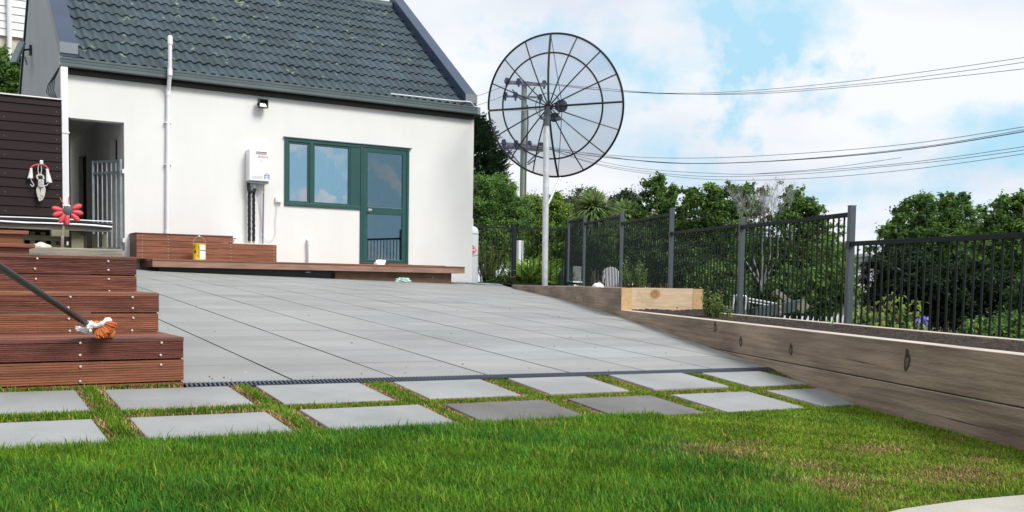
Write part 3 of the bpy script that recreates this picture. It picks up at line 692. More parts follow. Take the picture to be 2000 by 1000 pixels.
# vent pipe, waste stub
mb = MB(); yv = 15.955
mb.tube([(3.560, yv, .55), (3.585, yv, 2.80)], .030, 14); mb.tube([(3.585, yv, 2.80), (3.585, yv, 2.83), (3.575, 15.82, 3.02), (3.575, 15.80, 3.06), (3.580, 15.80, 3.58)], .030, 14)
mb.tube([(3.585, yv, 2.76), (3.585, yv, 2.86)], .037, 14); mb.tube([(3.575, 15.80, 3.04), (3.576, 15.80, 3.14)], .037, 14); mb.tube([(3.58, 15.80, 3.50), (3.58, 15.80, 3.60), (3.58, 15.80, 3.63)], [.038, .038, .03], 14)
for z in (2.35, 1.72): mb.box(3.525, 3.63, 15.93, 15.999, z, z + .012)
mb.tube([(3.56, yv, .60), (3.56, yv, .72)], .036, 14)
mb.build('vent_pipe', m_pvc, hs, True)
mb = MB(); mb.tube([(5.83, 15.94, .25), (5.825, 15.94, .60), (5.822, 15.95, .645), (5.82, 15.99, .66), (5.82, 16.01, .66)], .027, 14); mb.tube([(5.825, 15.94, .57), (5.825, 15.94, .63)], .033, 14); mb.build('waste_pipe', m_pvc, hs, True)
# gable light and corner cables
gl = thing('wall_light', 'small black lamp bracket on the grey gable wall, top left', 'lamp', (2.1, 19.7, 3.9))
mb = MB(); mb.box(2.06, 2.099, 19.62, 19.76, 3.86, 4.02); mb.bar((2.06, 19.69, 3.95), (1.92, 19.6, 3.90), .03, .03); mb.build('bracket', m_black, gl)
mb = MB(); mb.bar((1.95, 19.66, 4.05), (1.80, 19.55, 3.66), .16, .05); mb.bar((1.98, 19.6, 3.80), (2.02, 19.6, 3.66), .03, .03); mb.build('lamp_head', m_galv2, gl, bevel=.01)
mb = MB()
for k in range(5):
    o_ = k * .012
    mb.tube([(2.085 - o_ * .2, 16.05 + o_, 3.02), (2.02 - o_ * 1.5, 16.1 + o_ * 4, 2.86 - k * .02), (2.0 - o_ * 1.5, 16.1 + o_ * 4, 2.68), (2.05 - o_, 16.05 + o_, 2.55), (2.07 - o_ * .5, 16.0, 2.40)], .006, 6)
mb.build('corner_cables', m_rubber, hs, True)

# floodlight
ff = thing('floodlight', 'small black floodlight with reflector on the white wall under the gutter', 'floodlight', (5.05, 15.99, 2.8))
mb = MB(); C0 = Vector((5.03, 15.88, 2.79))
for x0, x1, z0, z1 in ((-.075, .075, .052, .070), (-.075, .075, -.070, -.052), (-.075, -.058, -.052, .052), (.058, .075, -.052, .052)): mb.box(C0.x + x0, C0.x + x1, 15.845, 15.93, C0.z + z0, C0.z + z1)
mb.box(C0.x - .058, C0.x + .058, 15.915, 15.93, C0.z - .052, C0.z + .052); mb.box(C0.x - .095, C0.x - .0755, 15.87, 15.90, C0.z - .04, C0.z + .0); mb.box(C0.x - .02, C0.x + .02, 15.931, 15.999, C0.z - .03, C0.z + .03)
mb.build('housing', m_black, ff, bevel=.003)
mb = MB(); mb.add([(C0.x - .056, 15.86, C0.z - .05), (C0.x + .056, 15.86, C0.z - .05), (C0.x + .056, 15.912, C0.z + .05), (C0.x - .056, 15.912, C0.z + .05)], [(0, 1, 2, 3)]); mb.build('reflector', m_chrome, ff)

# water heater
wh = thing('water_heater', 'white gas water heater box hung on the wall left of the window', 'water heater', (4.95, 15.99, 1.5))
mb = MB(); mb.box(4.787, 5.118, 15.80, 15.998, 1.555, 2.052); mb.build('casing', m_white, wh, bevel=.012)
mb = MB(); mb.box(4.80, 5.105, 15.83, 15.97, 1.520, 1.554); mb.build('base_panel', m_galv2, wh)
mb = MB(); mb.box(4.895, 5.065, 15.785, 15.8, 1.985, 2.015); mb.build('flue_slot', m_greylab, wh, bevel=.003)
mb = MB(); mb.box(4.90, 5.06, 15.782, 15.7845, 2.003, 2.013); mb.build('flue_shadow_gap', m_black, wh)
def text(body, size, loc, m, par, nm='lettering', sx=1, rot=(pi / 2, 0, 0)):
    cu = bpy.data.curves.new(nm, 'FONT'); cu.body = body; cu.size = size; cu.extrude = .0006; cu.align_x = 'CENTER'; cu.align_y = 'CENTER'; cu.materials.append(m)
    tmp = bpy.data.objects.new(nm, cu); lnk(tmp); dg = bpy.context.evaluated_depsgraph_get(); me = bpy.data.meshes.new_from_object(tmp.evaluated_get(dg)); bpy.data.objects.remove(tmp)
    o = lnk(bpy.data.objects.new(nm, me)); o.parent = par; o.location = Vector(loc) - Vector(par.location); o.rotation_euler = rot; o.scale = (sx, 1, 1)
    if not me.materials: me.materials.append(m)
    return o
text('BOSCH', .046, (5.005, 15.797, 1.935), m_redlab, wh, sx=1.05)
text('therm 16', .022, (4.985, 15.797, 1.885), m_greylab, wh) if False else None
mb = MB(); mb.box(4.95, 5.0, 15.797, 15.799, 1.878, 1.886); mb.box(4.93, 4.99, 15.797, 15.799, 1.845, 1.851)
for r in range(3): mb.box(4.82, 5.0, 15.797, 15.799, 1.59 + r * .016, 1.597 + r * .016)
mb.build('print_lines', m_greylab, wh)
mb = MB(); mb.box(5.028, 5.040, 15.796, 15.799, 1.585, 1.665); mb.box(5.095, 5.108, 15.796, 15.799, 1.585, 1.665); mb.box(5.040, 5.095, 15.796, 15.799, 1.640, 1.652); mb.box(5.040, 5.095, 15.796, 15.799, 1.610, 1.616); mb.build('energy_label', m_bluelab, wh)
mb = MB(); mb.box(5.045, 5.090, 15.796, 15.799, 1.668, 1.690); mb.build('label_top', mat('lilac_print', (.62, .45, .68), .5), wh)
def lag(x, z0, z1, par):
    n = 26; pts = [(x + .003 * sin(i * 1.9 + x * 50), 15.90 + .003 * cos(i * 2.3), z1 + (z0 - z1) * i / n) for i in range(n + 1)]
    mb = MB(); mb.tube(pts, [.024 + .0025 * sin(i * 2.9 + x * 9) for i in range(n + 1)], 12); return mb.build('lagged_pipe', m_rubber, par, True)
lag(4.815, .60, 1.47, wh); lag(4.885, .60, 1.40, wh)
mb = MB(); mb.tube([(4.80, 15.90, 1.52), (4.80, 15.89, 1.42), (4.83, 15.86, 1.38), (4.875, 15.86, 1.385), (4.90, 15.88, 1.43)], .026, 12); mb.build('lagged_elbow', m_rubber, wh, True)
mb = MB(); mb.tube([(4.895, 15.90, 1.55), (4.895, 15.90, 1.42)], .012, 8); mb.build('copper_pipe', m_galv, wh, True); mb = MB(); mb.tube([(5.055, 15.92, 1.55), (5.055, 15.92, 1.36)], .008, 8); mb.lathe((5.055, 15.92, 1.41), [(.014, 0), (.014, .03)], 6); mb.build('brass_fitting', m_pine, wh, True) if False else None; m_brass = mat('brass', (.5, .4, .2), .4, metal=.8); mb.build('brass_fitting', m_brass, wh, True)
for x in (4.815, 4.885): mb = MB(); mb.tube([(x, 15.90, .62), (x, 15.90, .54)], .018, 8); mb.build('brass_fitting', m_brass, wh, True)
mb = MB(); mb.tube([(5.055, 15.93, 1.38), (5.05, 15.935, 1.0), (5.045, 15.94, .55)], .0135, 10); mb.build('gas_pipe', mat('grey_pipe', (.20, .19, .24), .5), wh, True)
ot = thing('power_outlet', 'white weatherproof outlet with a looping cord beside the window', 'outlet', (5.31, 15.99, 1.27))
mb = MB(); mb.box(5.262, 5.335, 15.95, 15.999, 1.245, 1.335); mb.box(5.285, 5.372, 15.93, 15.975, 1.25, 1.30); mb.build('outlet_box', m_white, ot, bevel=.008)
P = lambda px, py: on_y(px, py, 15.97)
cp = [P(541, 397), P(540, 415), P(538, 435), P(539, 452), P(534, 466), P(525, 470), P(516, 465), P(511, 450), P(510, 425), P(508, 400), P(504, 375), P(504, 358)]
def smooth_path(pts, n=6):
    out_ = []
    for i in range(len(pts) - 1):
        p0 = pts[max(i - 1, 0)]; p1 = pts[i]; p2 = pts[i + 1]; p3 = pts[min(i + 2, len(pts) - 1)]
        for k in range(n):
            t_ = k / n; out_.append(.5 * ((2 * p1) + (p2 - p0) * t_ + (2 * p0 - 5 * p1 + 4 * p2 - p3) * t_ ** 2 + (3 * p1 - p0 - 3 * p2 + p3) * t_ ** 3))
    out_.append(pts[-1]); return out_
mb = MB(); mb.tube(smooth_path(cp), .0045, 6); mb.build('cord', m_greylab, ot, True)

# timber deck along the wall
dk = thing('timber_deck', 'long low brown timber deck along the foot of the white wall', 'deck', (5.7, 15.5, .1))
y = 15.092; k = 0
while y < 15.98:
    mb = MB(); mb.box(3.16, 8.30, y, min(y + .138, 15.985), .243, .268 + .0006 * (k % 2)); mb.build('deck_board', m_deckedge if k else m_bench, dk, bevel=.003); y += .143; k += 1
mb = MB(); mb.box(3.162, 8.298, 15.10, 15.135, .152, .242); mb.build('edge_board', m_deckedge, dk, bevel=.002)
mb = MB(); mb.box(3.163, 3.19, 15.137, 15.99, .152, .242); mb.build('end_board', m_merbau3, dk); mb = MB(); mb.box(8.27, 8.297, 15.137, 15.99, .152, .242); mb.build('end_board', m_deckedge, dk)
mb = MB(); mb.box(6.0, 8.105, 15.22, 15.27, -.10, .150); mb.build('bearer', mat('bearer_wood', (.13, .075, .045), .8, var=.3), dk); mb = MB(); mb.box(3.3, 5.99, 15.3, 15.35, -.02, .150); mb.build('bearer', m_black, dk)
mb = MB(); mb.lathe((7.75, 15.22, .075), [(.02, 0), (.018, .006)], 12, axis=(0, -1, 0)); mb.build('bolt', m_galv2, dk)

# slatted bench box
bn = thing('slatted_bench', 'stepped brown timber slat box against the wall, on the deck', 'bench', (4.0, 15.7, .27))
for i in range(4):
    z0 = .270 + i * .0925; xr = 5.13 if i < 3 else 4.437; z1 = z0 + .088
    if i == 3: z1 = .640
    mb = MB(); mb.box(3.02, 4.437 if i == 3 else xr, 15.50, 15.525, z0, z1 if i != 2 else min(z1, .541)); mb.build('slat', [m_bench, m_merbau2, m_bench, m_merbau2][i], bn, bevel=.003)
mb = MB(); mb.box(3.02, 3.045, 15.527, 15.998, .27, .640); mb.build('end_panel', m_merbau3, bn)
mb = MB(); mb.box(4.42, 4.445, 15.527, 15.7, .545, .640); mb.build('step_panel', m_merbau3, bn)
mb = MB(); mb.box(3.01, 4.44, 15.49, 15.99, .642, .655); mb.box(4.44, 4.62, 15.93, 15.985, .630, .641); mb.build('top_board', m_merbau3, bn)
mb = MB(); mb.box(4.447, 5.13, 15.53, 15.998, .27, .552); mb.build('plaster_ledge', m_plaster, bn)
mb = MB(); mb.box(5.105, 5.129, 15.527, 15.53, .27, .54); mb.build('edge_trim', m_merbau3, bn)
mb = MB()
for x in (3.10, 3.47, 4.405, 5.085):
    for i in range(4):
        if x > 4.5 and i == 3: continue
        for dz in (.022, .066): mb = MB(); mb.lathe((x, 15.497, .270 + i * .0925 + dz), [(.006, 0), (.005, .003)], 8, axis=(0, -1, 0)); mb.build('screw_head', m_screw, bn)

# yellow tin
tn = thing('paint_tin', 'yellow tin with white label and wire handle on the deck', 'tin', (3.865, 15.25, .27))
mb = MB(); mb.lathe((3.865, 15.25, .2695), [(.088, 0), (.092, .004), (.090, .010), (.090, .225), (.094, .230), (.094, .240), (.086, .242), (.084, .232), (.001, .232)], 36); mb.build('can', m_tyellow, tn, True)
def arcpatch(nm, a0, a1, z0, z1, m, r=.0912):
    n = 12; vs = []
    for z in (z0, z1):
        for i in range(n + 1): a = radians(a0 + (a1 - a0) * i / n); vs.append((3.865 + r * cos(a), 15.25 + r * sin(a), .2695 + z))
    mb = MB(); mb.add(vs, [(i, i + 1, i + n + 2, i + n + 1) for i in range(n)]); mb.build(nm, m, tn, True)
arcpatch('label', 258, 340, .015, .222, m_label); arcpatch('print', 262, 335, .135, .150, mat('magenta_print', (.35, .08, .2), .5), .0918); arcpatch('print', 265, 330, .19, .197, m_greylab, .0918)
arcpatch('print', 250, 256, .02, .21, m_darkred, .0918); arcpatch('print', 205, 225, .10, .14, m_darkred, .0916); arcpatch('print', 200, 212, .17, .20, m_darkred, .0916); arcpatch('print', 236, 243, .05, .07, m_darkred, .0916)
mb = MB(); mb.tube([(3.865 + .092 * cos(pi * i / 14), 15.25 - .01, .50 + .125 * sin(pi * i / 14)) for i in range(15)], .0028, 6); mb.build('handle', m_chrome, tn, True)
# things lying about
def rag(nm, c, sx, sy, sz, m, seed, label, cat):
    bm = bmesh.new(); bmesh.ops.create_icosphere(bm, subdivisions=4, radius=1); R_ = random.Random(seed); ph = [R_.uniform(0, 6) for _ in range(6)]
    for v in bm.verts:
        p = v.co; k = 1 + .22 * sin(4 * p.x + ph[0]) * cos(5 * p.y + ph[1]) + .14 * sin(9 * p.z + 6 * p.x + ph[2]) + .10 * sin(13 * p.y + 7 * p.x + ph[3]); v.co = Vector((p.x * sx * k, p.y * sy * k, max(0, (p.z + .35) * sz * k)))
    for f in bm.faces: f.smooth = True
    me = bpy.data.meshes.new(nm); bm.to_mesh(me); bm.free(); me.materials.append(m); o = lnk(bpy.data.objects.new(nm, me)); o.location = c; return tag(o, label, cat)
p = on_y(787, 547, 14.95)
rag('cleaning_rag', (p.x, 14.95, g(p.x, 14.95)), .115, .07, .05, m_mint, 3, 'crumpled pale green cloth lying on the patio before the deck', 'cloth')
rag('plastic_scrap', (5.52, 15.16, .112), .05, .03, .012, m_galv2, 5, 'small grey scrap stuck under the deck edge', 'scrap')
p = on_y(745, 516, 15.3); mb = MB()
mb.add([(p.x - .085, 15.28, .27), (p.x + .05, 15.28, .27), (p.x + .09, 15.30, .35), (p.x - .02, 15.36, .355), (p.x - .07, 15.36, .345), (p.x - .10, 15.42, .27), (p.x + .06, 15.44, .27)], [(0, 1, 2, 3), (0, 3, 4), (0, 4, 5), (2, 1, 6), (3, 2, 6), (4, 3, 6, 5)])
o = mb.build('dustpan', m_white, bevel=.006); tag(o, 'small white plastic scoop on the deck by the door', 'dustpan')
mb = MB(); mb.box(7.30, 8.20, 15.62, 15.70, .269, .285); o = mb.build('metal_strip', m_fascia); tag(o, 'thin dark strip lying along the deck right of the door', 'strip')
mb = MB(); mb.box(7.05, 7.50, 15.50, 15.53, .269, .288); mb.bar((6.72, 15.4, .275), (6.95, 15.43, .275), .03, .012); o = mb.build('wood_offcuts', m_bench); tag(o, 'small timber offcuts on the deck at the door sill', 'offcuts')
hp = [Vector((8.0, 15.36, .045)), Vector((8.3, 15.30, .03)), Vector((8.55, 15.5, .01)), Vector((8.9, 15.45, .012)), Vector((9.3, 15.6, .0)), Vector((9.1, 15.75, .01)), Vector((8.6, 15.8, .02)), Vector((8.45, 15.6, .04)), Vector((8.8, 15.3, .02)), Vector((9.2, 15.35, .0))]
mb = MB(); mb.tube(smooth_path([Vector((q.x, q.y, g(q.x, q.y) + .014)) for q in hp]), .011, 8); o = mb.build('garden_hose', m_galv2, smooth=True); tag(o, 'grey hose coiled loosely at the house corner by the gas bottle', 'hose')

# gas bottle
gb = thing('gas_bottle', 'white gas cylinder with a red diamond, half behind the house corner', 'gas bottle', (9.14, 16.5, .0))
mb = MB(); mb.lathe((9.14, 16.5, .0), [(.165, -.06), (.185, -.02), (.185, .93), (.178, .98), (.155, 1.02), (.11, 1.045), (.05, 1.05)], 32); mb.build('cylinder', m_pvc, gb, True)
mb = MB(); mb.lathe((9.14, 16.5, 1.03), [(.085, 0), (.085, .16), (.082, .16), (.080, .02)], 24); mb.build('valve_collar', m_pvc, gb, True)
mb = MB()
for z, tl_ in ((.905, 0), (.46, .06)): mb.tube([(9.14 + .188 * cos(a * pi / 16), 16.5 + .188 * sin(a * pi / 16), z + tl_ * cos(a * pi / 16 + .6)) for a in range(33)], .006, 6)
mb.build('strap', m_galv2, gb, True)
def cylpatch(nm, az, hw, z0, hh, m, r, diamond=True):
    n = 8; mb = MB(); vs = []
    for i in range(n + 1):
        u = -1 + 2 * i / n; a = radians(az) + u * hw / .185; q = (1 - abs(u)) if diamond else 1
        for s_ in (-1, 1): vs.append((9.14 + r * cos(a), 16.5 + r * sin(a), z0 + s_ * hh * q))
    mb.add(vs, [(2 * i, 2 * i + 1, 2 * i + 3, 2 * i + 2) for i in range(n)]); mb.build(nm, m, gb)
cylpatch('warning_diamond', 268, .095, .60, .095, m_redlab, .1862); cylpatch('diamond_border', 268, .070, .60, .070, m_white, .1868); cylpatch('diamond_centre', 268, .060, .60, .060, m_redlab, .1874)
cylpatch('label_band', 268, .05, .605, .012, m_white, .188, False)

# metal gate in the passage
gt = thing('metal_gate', 'galvanised barred gate standing ajar in the dark doorway', 'gate', (2.90, 16.03, .40))
hA = Vector((2.905, 16.03, 0)); hB = Vector((2.60, 16.56, 0)); gd = (hB - hA)
mb = MB(); z0, z1 = .41, 1.76
for p_ in (hA, hB): mb.bar(p_ + Vector((0, 0, z0)), p_ + Vector((0, 0, z1)), .035, .035, up=(0, 1, 0))
for z in (z0 + .02, z1 - .02, z1 - .19): mb.bar(hA + Vector((0, 0, z)), hB + Vector((0, 0, z)), .028, .035)
mb.build('gate_frame', m_galv2, gt)
for k in range(1, 6):
    p_ = hA + gd * (k / 6); mb = MB(); mb.tube([p_ + Vector((0, 0, z0 + .03)), p_ + Vector((0, 0, z1 - .03))], .009, 8); mb.build('gate_bar', m_galv, gt, True)
mb = MB()
for z in (1.55, .52): mb = MB(); mb.box(2.915, 2.948, 15.965, 16.02, z, z + .06); mb.build('hinge', m_white, gt)

# brown clad wall
bw = thing('clad_wall', 'dark brown horizontal board wall at the left of the house', 'wall', (0, 15.5, .4))
mb = MB(); z = .45; i = 0
while z < 2.44:
    zt = min(z + .128, 2.46)
    mb.prism([(-5, 15.50, z), (-5, 15.53, z), (-5, 15.53, zt), (-5, 15.515, zt)], (7.03, 0, 0)); z += .128; i += 1
mb.build('boards', m_brownwall, bw)
mb = MB(); mb.box(-5, 2.03, 15.531, 15.60, .3, 2.44); mb.build('backing', m_fascia, bw)
mb = MB(); mb.box(-5, 2.04, 15.48, 15.62, 2.465, 2.480); mb.build('capping', m_weather, bw)
mb = MB()
for k in range(15): mb.lathe((1.96, 15.503, .50 + k * .128), [(.006, 0), (.004, .003)], 8, axis=(0, -1, 0)); mb.lathe((1.30, 15.503, .50 + k * .128), [(.006, 0), (.004, .003)], 8, axis=(0, -1, 0)) if k % 2 else None
mb.build('nail_heads', m_galv2, bw)
# hanging rope and bow
Q = lambda px, py, y=15.44: on_y(px, py, y)
hg = thing('rope_hank', 'white rope hank hanging from a hook on the brown wall', 'rope', Q(77, 315))
mb = MB(); mb.box(Q(77, 0).x - .022, Q(77, 0).x + .022, 15.42, 15.5, Q(77, 321).z, Q(77, 313).z); mb.build('hook', m_galv, hg, bevel=.006)
mb = MB(); random.seed(4)
mb.tube(smooth_path([Q(76, 320), Q(74, 332), Q(77, 344)]), .006, 6); mb.tube(smooth_path([Q(80, 320), Q(81, 332), Q(79, 344)]), .006, 6)
for k in range(15):
    w = random.uniform(1.5, 7); cx_ = 80 + random.uniform(-2, 2); yb = random.uniform(378, 392)
    mb.tube(smooth_path([Q(cx_, 360, 15.43), Q(cx_ - w, 370, 15.42), Q(cx_ - w * .5, yb, 15.43), Q(cx_ + w * .5, yb - 3, 15.42), Q(cx_ + w, 369, 15.42), Q(cx_, 359, 15.43)]), .007, 6)
for k in range(5): mb.tube(smooth_path([Q(75, 352 + k * 2.6, 15.40), Q(80, 354 + k * 2.6, 15.385), Q(85, 352 + k * 2.6, 15.40), Q(80, 351 + k * 2.6, 15.44), Q(75, 352 + k * 2.6, 15.40)]), .008, 6)
mb.tube(smooth_path([Q(74, 350), Q(72, 344), Q(78, 341), Q(84, 344), Q(85, 350)]), .012, 8)
mb.build('rope_loops', m_rope, hg, True)
bo = thing('hanging_bow', 'red curved handle with white cloth ends and metal hooks, on the brown wall', 'hanging tool', Q(78, 322))
mb = MB(); mb.tube(smooth_path([Q(58, 333), Q(63, 325), Q(72, 321.5), Q(83, 321.5), Q(91, 326), Q(96, 333)]), .009, 8); mb.build('bow', m_red, bo, True)
def clothwedge(a, b, wa, wb):
    a = Vector(a); b = Vector(b); n = 8; mb = MB(); vs = []
    for i in range(n + 1):
        f = i / n; c_ = a.lerp(b, f); w = (wa + (wb - wa) * f)
        for j in range(7): u = -1 + j / 3; vs.append(c_ + Vector((u * w, -.02 * (1 - u * u) + .006 * sin(u * 9), .006 * sin(u * 5 + f * 4))))
    mb.add(vs, [(i * 7 + j, i * 7 + j + 1, (i + 1) * 7 + j + 1, (i + 1) * 7 + j) for i in range(n) for j in range(6)]); o = mb.build('cloth_end', m_cloth, bo, True); s_ = o.modifiers.new('t', 'SOLIDIFY'); s_.thickness = .006
clothwedge(Q(61, 329), Q(59, 349), .015, .038); clothwedge(Q(92, 330), Q(96, 357), .016, .042)
mb = MB(); mb.tube(smooth_path([Q(60, 349), Q(63, 356), Q(66, 361), Q(63, 364), Q(59, 360)]), .006, 6); mb.build('wire_hook', m_galv, bo, True)
mb = MB(); mb.tube(smooth_path([Q(95, 357), Q(91, 362), Q(85, 363)]), .006, 6); mb.build('wire_hook', m_galv, bo, True)

# broom
br = thing('broom', 'black handled broom with orange head resting on the wooden steps', 'broom', (.70, 4.34, -.24))
hA = at(178, 638, 4.12); hB = at(0, 521, 3.15); hC = hA + (hB - hA) * 1.5
mb = MB(); mb.tube([hA, hC], .0120, 12); mb.build('handle', m_black, br, True)
hd = (hA - hB).normalized()
mb = MB(); mb.tube([hA - hd * .015, hA + hd * .04], [.017, .014], 12); mb.build('socket', m_pine, br, True)
def blob(nm, c, sx, sy, sz, m, seed, par, rot=0, amp=.2):
    bm = bmesh.new(); bmesh.ops.create_icosphere(bm, subdivisions=4, radius=1); R_ = random.Random(seed); ph = [R_.uniform(0, 6) for _ in range(6)]
    for v in bm.verts:
        p = v.co; k = 1 + amp * sin(4 * p.x + ph[0]) * cos(5 * p.y + ph[1]) + amp * .6 * sin(14 * math.atan2(p.z, p.x) + ph[2]) * .5 + amp * .3 * sin(11 * p.z + ph[3]); v.co = Vector((p.x * sx, p.y * sy, p.z * sz)) * k
    bmesh.ops.rotate(bm, verts=bm.verts, cent=(0, 0, 0), matrix=Matrix.Rotation(rot, 3, 'Y'))
    for f in bm.faces: f.smooth = True
    me = bpy.data.meshes.new(nm); bm.to_mesh(me); bm.free(); me.materials.append(m); o = lnk(bpy.data.objects.new(nm, me)); o.parent = par; o.location = Vector(c) - Vector(par.location); return o
# bristle fan: strands between the binding and a curved tip line
Rb = random.Random(2); mb = MB(); c0 = at(186, 640, 4.10)
for k in range(520):
    u = Rb.random(); v_ = Rb.uniform(-1, 1); t0 = at(184 + 22 * u + Rb.uniform(-2, 2), 645 - 17 * u + Rb.uniform(-3, 3), 4.10 + .02 * v_)
    a_ = radians(80 - 75 * u + Rb.uniform(-8, 8)); Lb = Rb.uniform(11, 19) + 5 * sin(pi * u)
    t1 = at(186 + 24 * u + cos(a_) * Lb, 643 - 12 * u + sin(a_) * Lb, 4.09 + .045 * v_)
    mb.tube([t0, (t0 + t1) / 2 + Vector((0, -.004, .003)), t1], [.003, .0032, .0018], 4, cap=False)
mb.build('bristles', m_orange, br)
blob('head_core', at(198, 643, 4.13), .052, .03, .028, m_orange, 8, br, rot=.5)
mb = MB(); mb.tube(smooth_path([at(171, 632, 4.08), at(180, 634, 4.06), at(190, 636, 4.07), at(200, 632, 4.07), at(208, 627, 4.08), at(215, 626, 4.10)]), [.013, .011, .009, .010, .012, .013, .010, .009, .010, .012, .010, .009, .009, .009, .010, .009, .009, .010, .010, .009, .009, .009, .010, .012, .014, .014, .014, .014, .013, .012, .010][:31], 8); mb.build('binding_cloth', m_cloth, br, True)
blob('knot_cloth', at(165, 645, 4.08), .030, .018, .010, m_cloth, 3, br, rot=.3, amp=.35)
blob('knot_cloth', at(174, 637, 4.06), .016, .016, .018, m_cloth, 5, br, amp=.4)

# ---------------------------------------------------------------- timber planter / retaining wall
def pbox(mb, d0, d1, o0, o1, z0, z1, mi=0):
    vs = [pw(d0, o0, z0), pw(d0, o1, z0), pw(d1, o1, z0), pw(d1, o0, z0), pw(d0, o0, z1), pw(d0, o1, z1), pw(d1, o1, z1), pw(d1, o0, z1)]
    return mb.add(vs, [(0, 3, 2, 1), (4, 5, 6, 7), (0, 1, 5, 4), (1, 2, 6, 5), (2, 3, 7, 6), (3, 0, 4, 7)], mi)
pt = thing('timber_planter', 'long weathered sleeper retaining wall and garden bed right of the patio', 'retaining wall', pw(2, .4, -.6))
def disc(mb, d, z, rd, rz, o=-.0025, n=20, mi=0, inner=0, tilt=0.):
    vs = []; 
    for k in range(n):
        a = 2 * pi * k / n; w = 1 + .10 * sin(3 * a + d * 7); da = cos(a) * rd * w; za = sin(a) * rz * w
        vs.append(pw(d + da * cos(tilt) - za * sin(tilt), o, z + da * sin(tilt) + za * cos(tilt)))
    if inner:
        for k in range(n):
            a = 2 * pi * k / n; w = (1 + .10 * sin(3 * a + d * 7)) * inner; da = cos(a) * rd * w; za = sin(a) * rz * w
            vs.append(pw(d + da * cos(tilt) - za * sin(tilt), o, z + da * sin(tilt) + za * cos(tilt)))
        mb.add(vs, [(k, (k + 1) % n, n + (k + 1) % n, n + k) for k in range(n)], mi)
    else: mb.add(vs, [tuple(range(n))], mi)
def Lr(px, py):
    r = ray(px, py); k_ = PL.dot(PN) / r.dot(PN); p_ = r * k_; return ((p_ - PL).dot(PD), p_.z)
kn = [(1397, 640, .030, .030), (1447, 668, .026, .027), (1545, 684, .022, .029), (1772, 706, .024, .044)]
tex = [m_sleepgrey, m_sleeptop, m_knot, m_knot2]
def sleeper(d0, d1, z0, z1, knots=(), o0=0., o1=.1):
    mb = MB(); pbox(mb, d0, d1, o0, o1, z0, z1); mb.m[-5] = 1
    for px, py, a_, b_ in knots:
        d, z = Lr(px, py); disc(mb, d, z, a_, b_, mi=2, inner=.62, tilt=.2); disc(mb, d, z, a_ * .62, b_ * .62, o=-.002, mi=3, tilt=.2); disc(mb, d + .1 * a_, z + b_ * .9, a_ * .5, b_ * .5, o=-.0035, mi=2)
    return mb.build('sleeper', tex, pt, bevel=.004)
sleeper(-2.4, 8.5, -.4425, -.243, kn)
sleeper(-2.4, 7.5, -.645, -.4485, [])
mb = MB()
for d_, z_ in ((5.70, -.30), (5.70, -.385), (8.3, -.29), (8.3, -.39), (3.1, -.52), (3.1, -.60)): mb = MB(); disc(mb, d_, z_, .008, .008, n=8); mb.build('nail_head', m_knot, pt)
for (a_, za), (b_, zb) in (((1.05, -.372), (1.42, -.366)), ((3.35, -.300), (3.62, -.304)), ((.15, -.555), (.62, -.548)), ((4.5, -.36), (4.72, -.355))):
    mb = MB(); mb.add([pw(a_, -.002, za), pw((a_ + b_) / 2, -.002, (za + zb) / 2 - .0022), pw(b_, -.002, zb), pw((a_ + b_) / 2, -.002, (za + zb) / 2 + .0016)], [(0, 1, 2, 3)]); mb.build('split', m_knot, pt)
sleeper(5.98, 13.05, -.2425, -.027, [(1098 + 26, 583, .012, .02), (1140, 586, .012, .022), (1168, 584, .012, .012), (1160, 568, .010, .010)])
mb = MB(); pbox(mb, 5.98, 13.05, .72, .82, -.2425, -.027); mb.m[-5] = 1; mb.build('sleeper', tex, pt)
mb = MB(); pbox(mb, -2.4, 8.5, .78, .88, -.50, -.246); mb.m[-5] = 1; mb.build('sleeper', tex, pt)
# fresh pine end with growth rings
mb = MB(); pbox(mb, 5.975, 6.025, .102, .718, -.2425, -.024)
def edisc(mb, o, z, ro, rz, ofs, mi, inner=0, n=28):
    vs = []
    rings = (1,) if not inner else (1, inner)
    for q in rings:
        for k in range(n):
            a = 2 * pi * k / n; vs.append(pw(5.975 - ofs, o + cos(a) * ro * q, z + sin(a) * rz * q))
    mb.add(vs, [tuple(range(n))] if not inner else [(k, (k + 1) % n, n + (k + 1) % n, n + k) for k in range(n)], mi)
edisc(mb, .335, -.082, .048, .040, .002, 1); edisc(mb, .335, -.082, .054, .046, .0015, 2, .93)
for q in range(5): 
    ro = .075 + q * .028; rz = .056 + q * .016; n = 26; vs = []
    for w_ in (1, .965):
        for k in range(n):
            a = pi * (.70 + .05 * q) + (pi * (.80 - .06 * q)) * k / (n - 1); vs.append(pw(5.975 - .0012, .335 + cos(a) * ro * w_ * (1 + .05 * sin(5 * a + q * 2)), max(-.24, min(-.026, -.084 + sin(a) * rz * w_))))
    mb.add(vs, [(k, k + 1, n + k + 1, n + k) for k in range(n - 1)], 2)
edisc(mb, .56, -.214, .008, .007, .002, 3)
mb.build('end_sleeper', [m_pine, m_knotp, m_ringp, m_knot2], pt, label='fresh yellow pine end board with a large knot')
for o0, o1 in ((.0, .1), (.72, .82)):
    mb = MB(); pbox(mb, 5.972, 5.979, o0 - .001, o1 + .001, -.2425, -.0265); mb.build('sleeper_end', m_endgrain, pt)
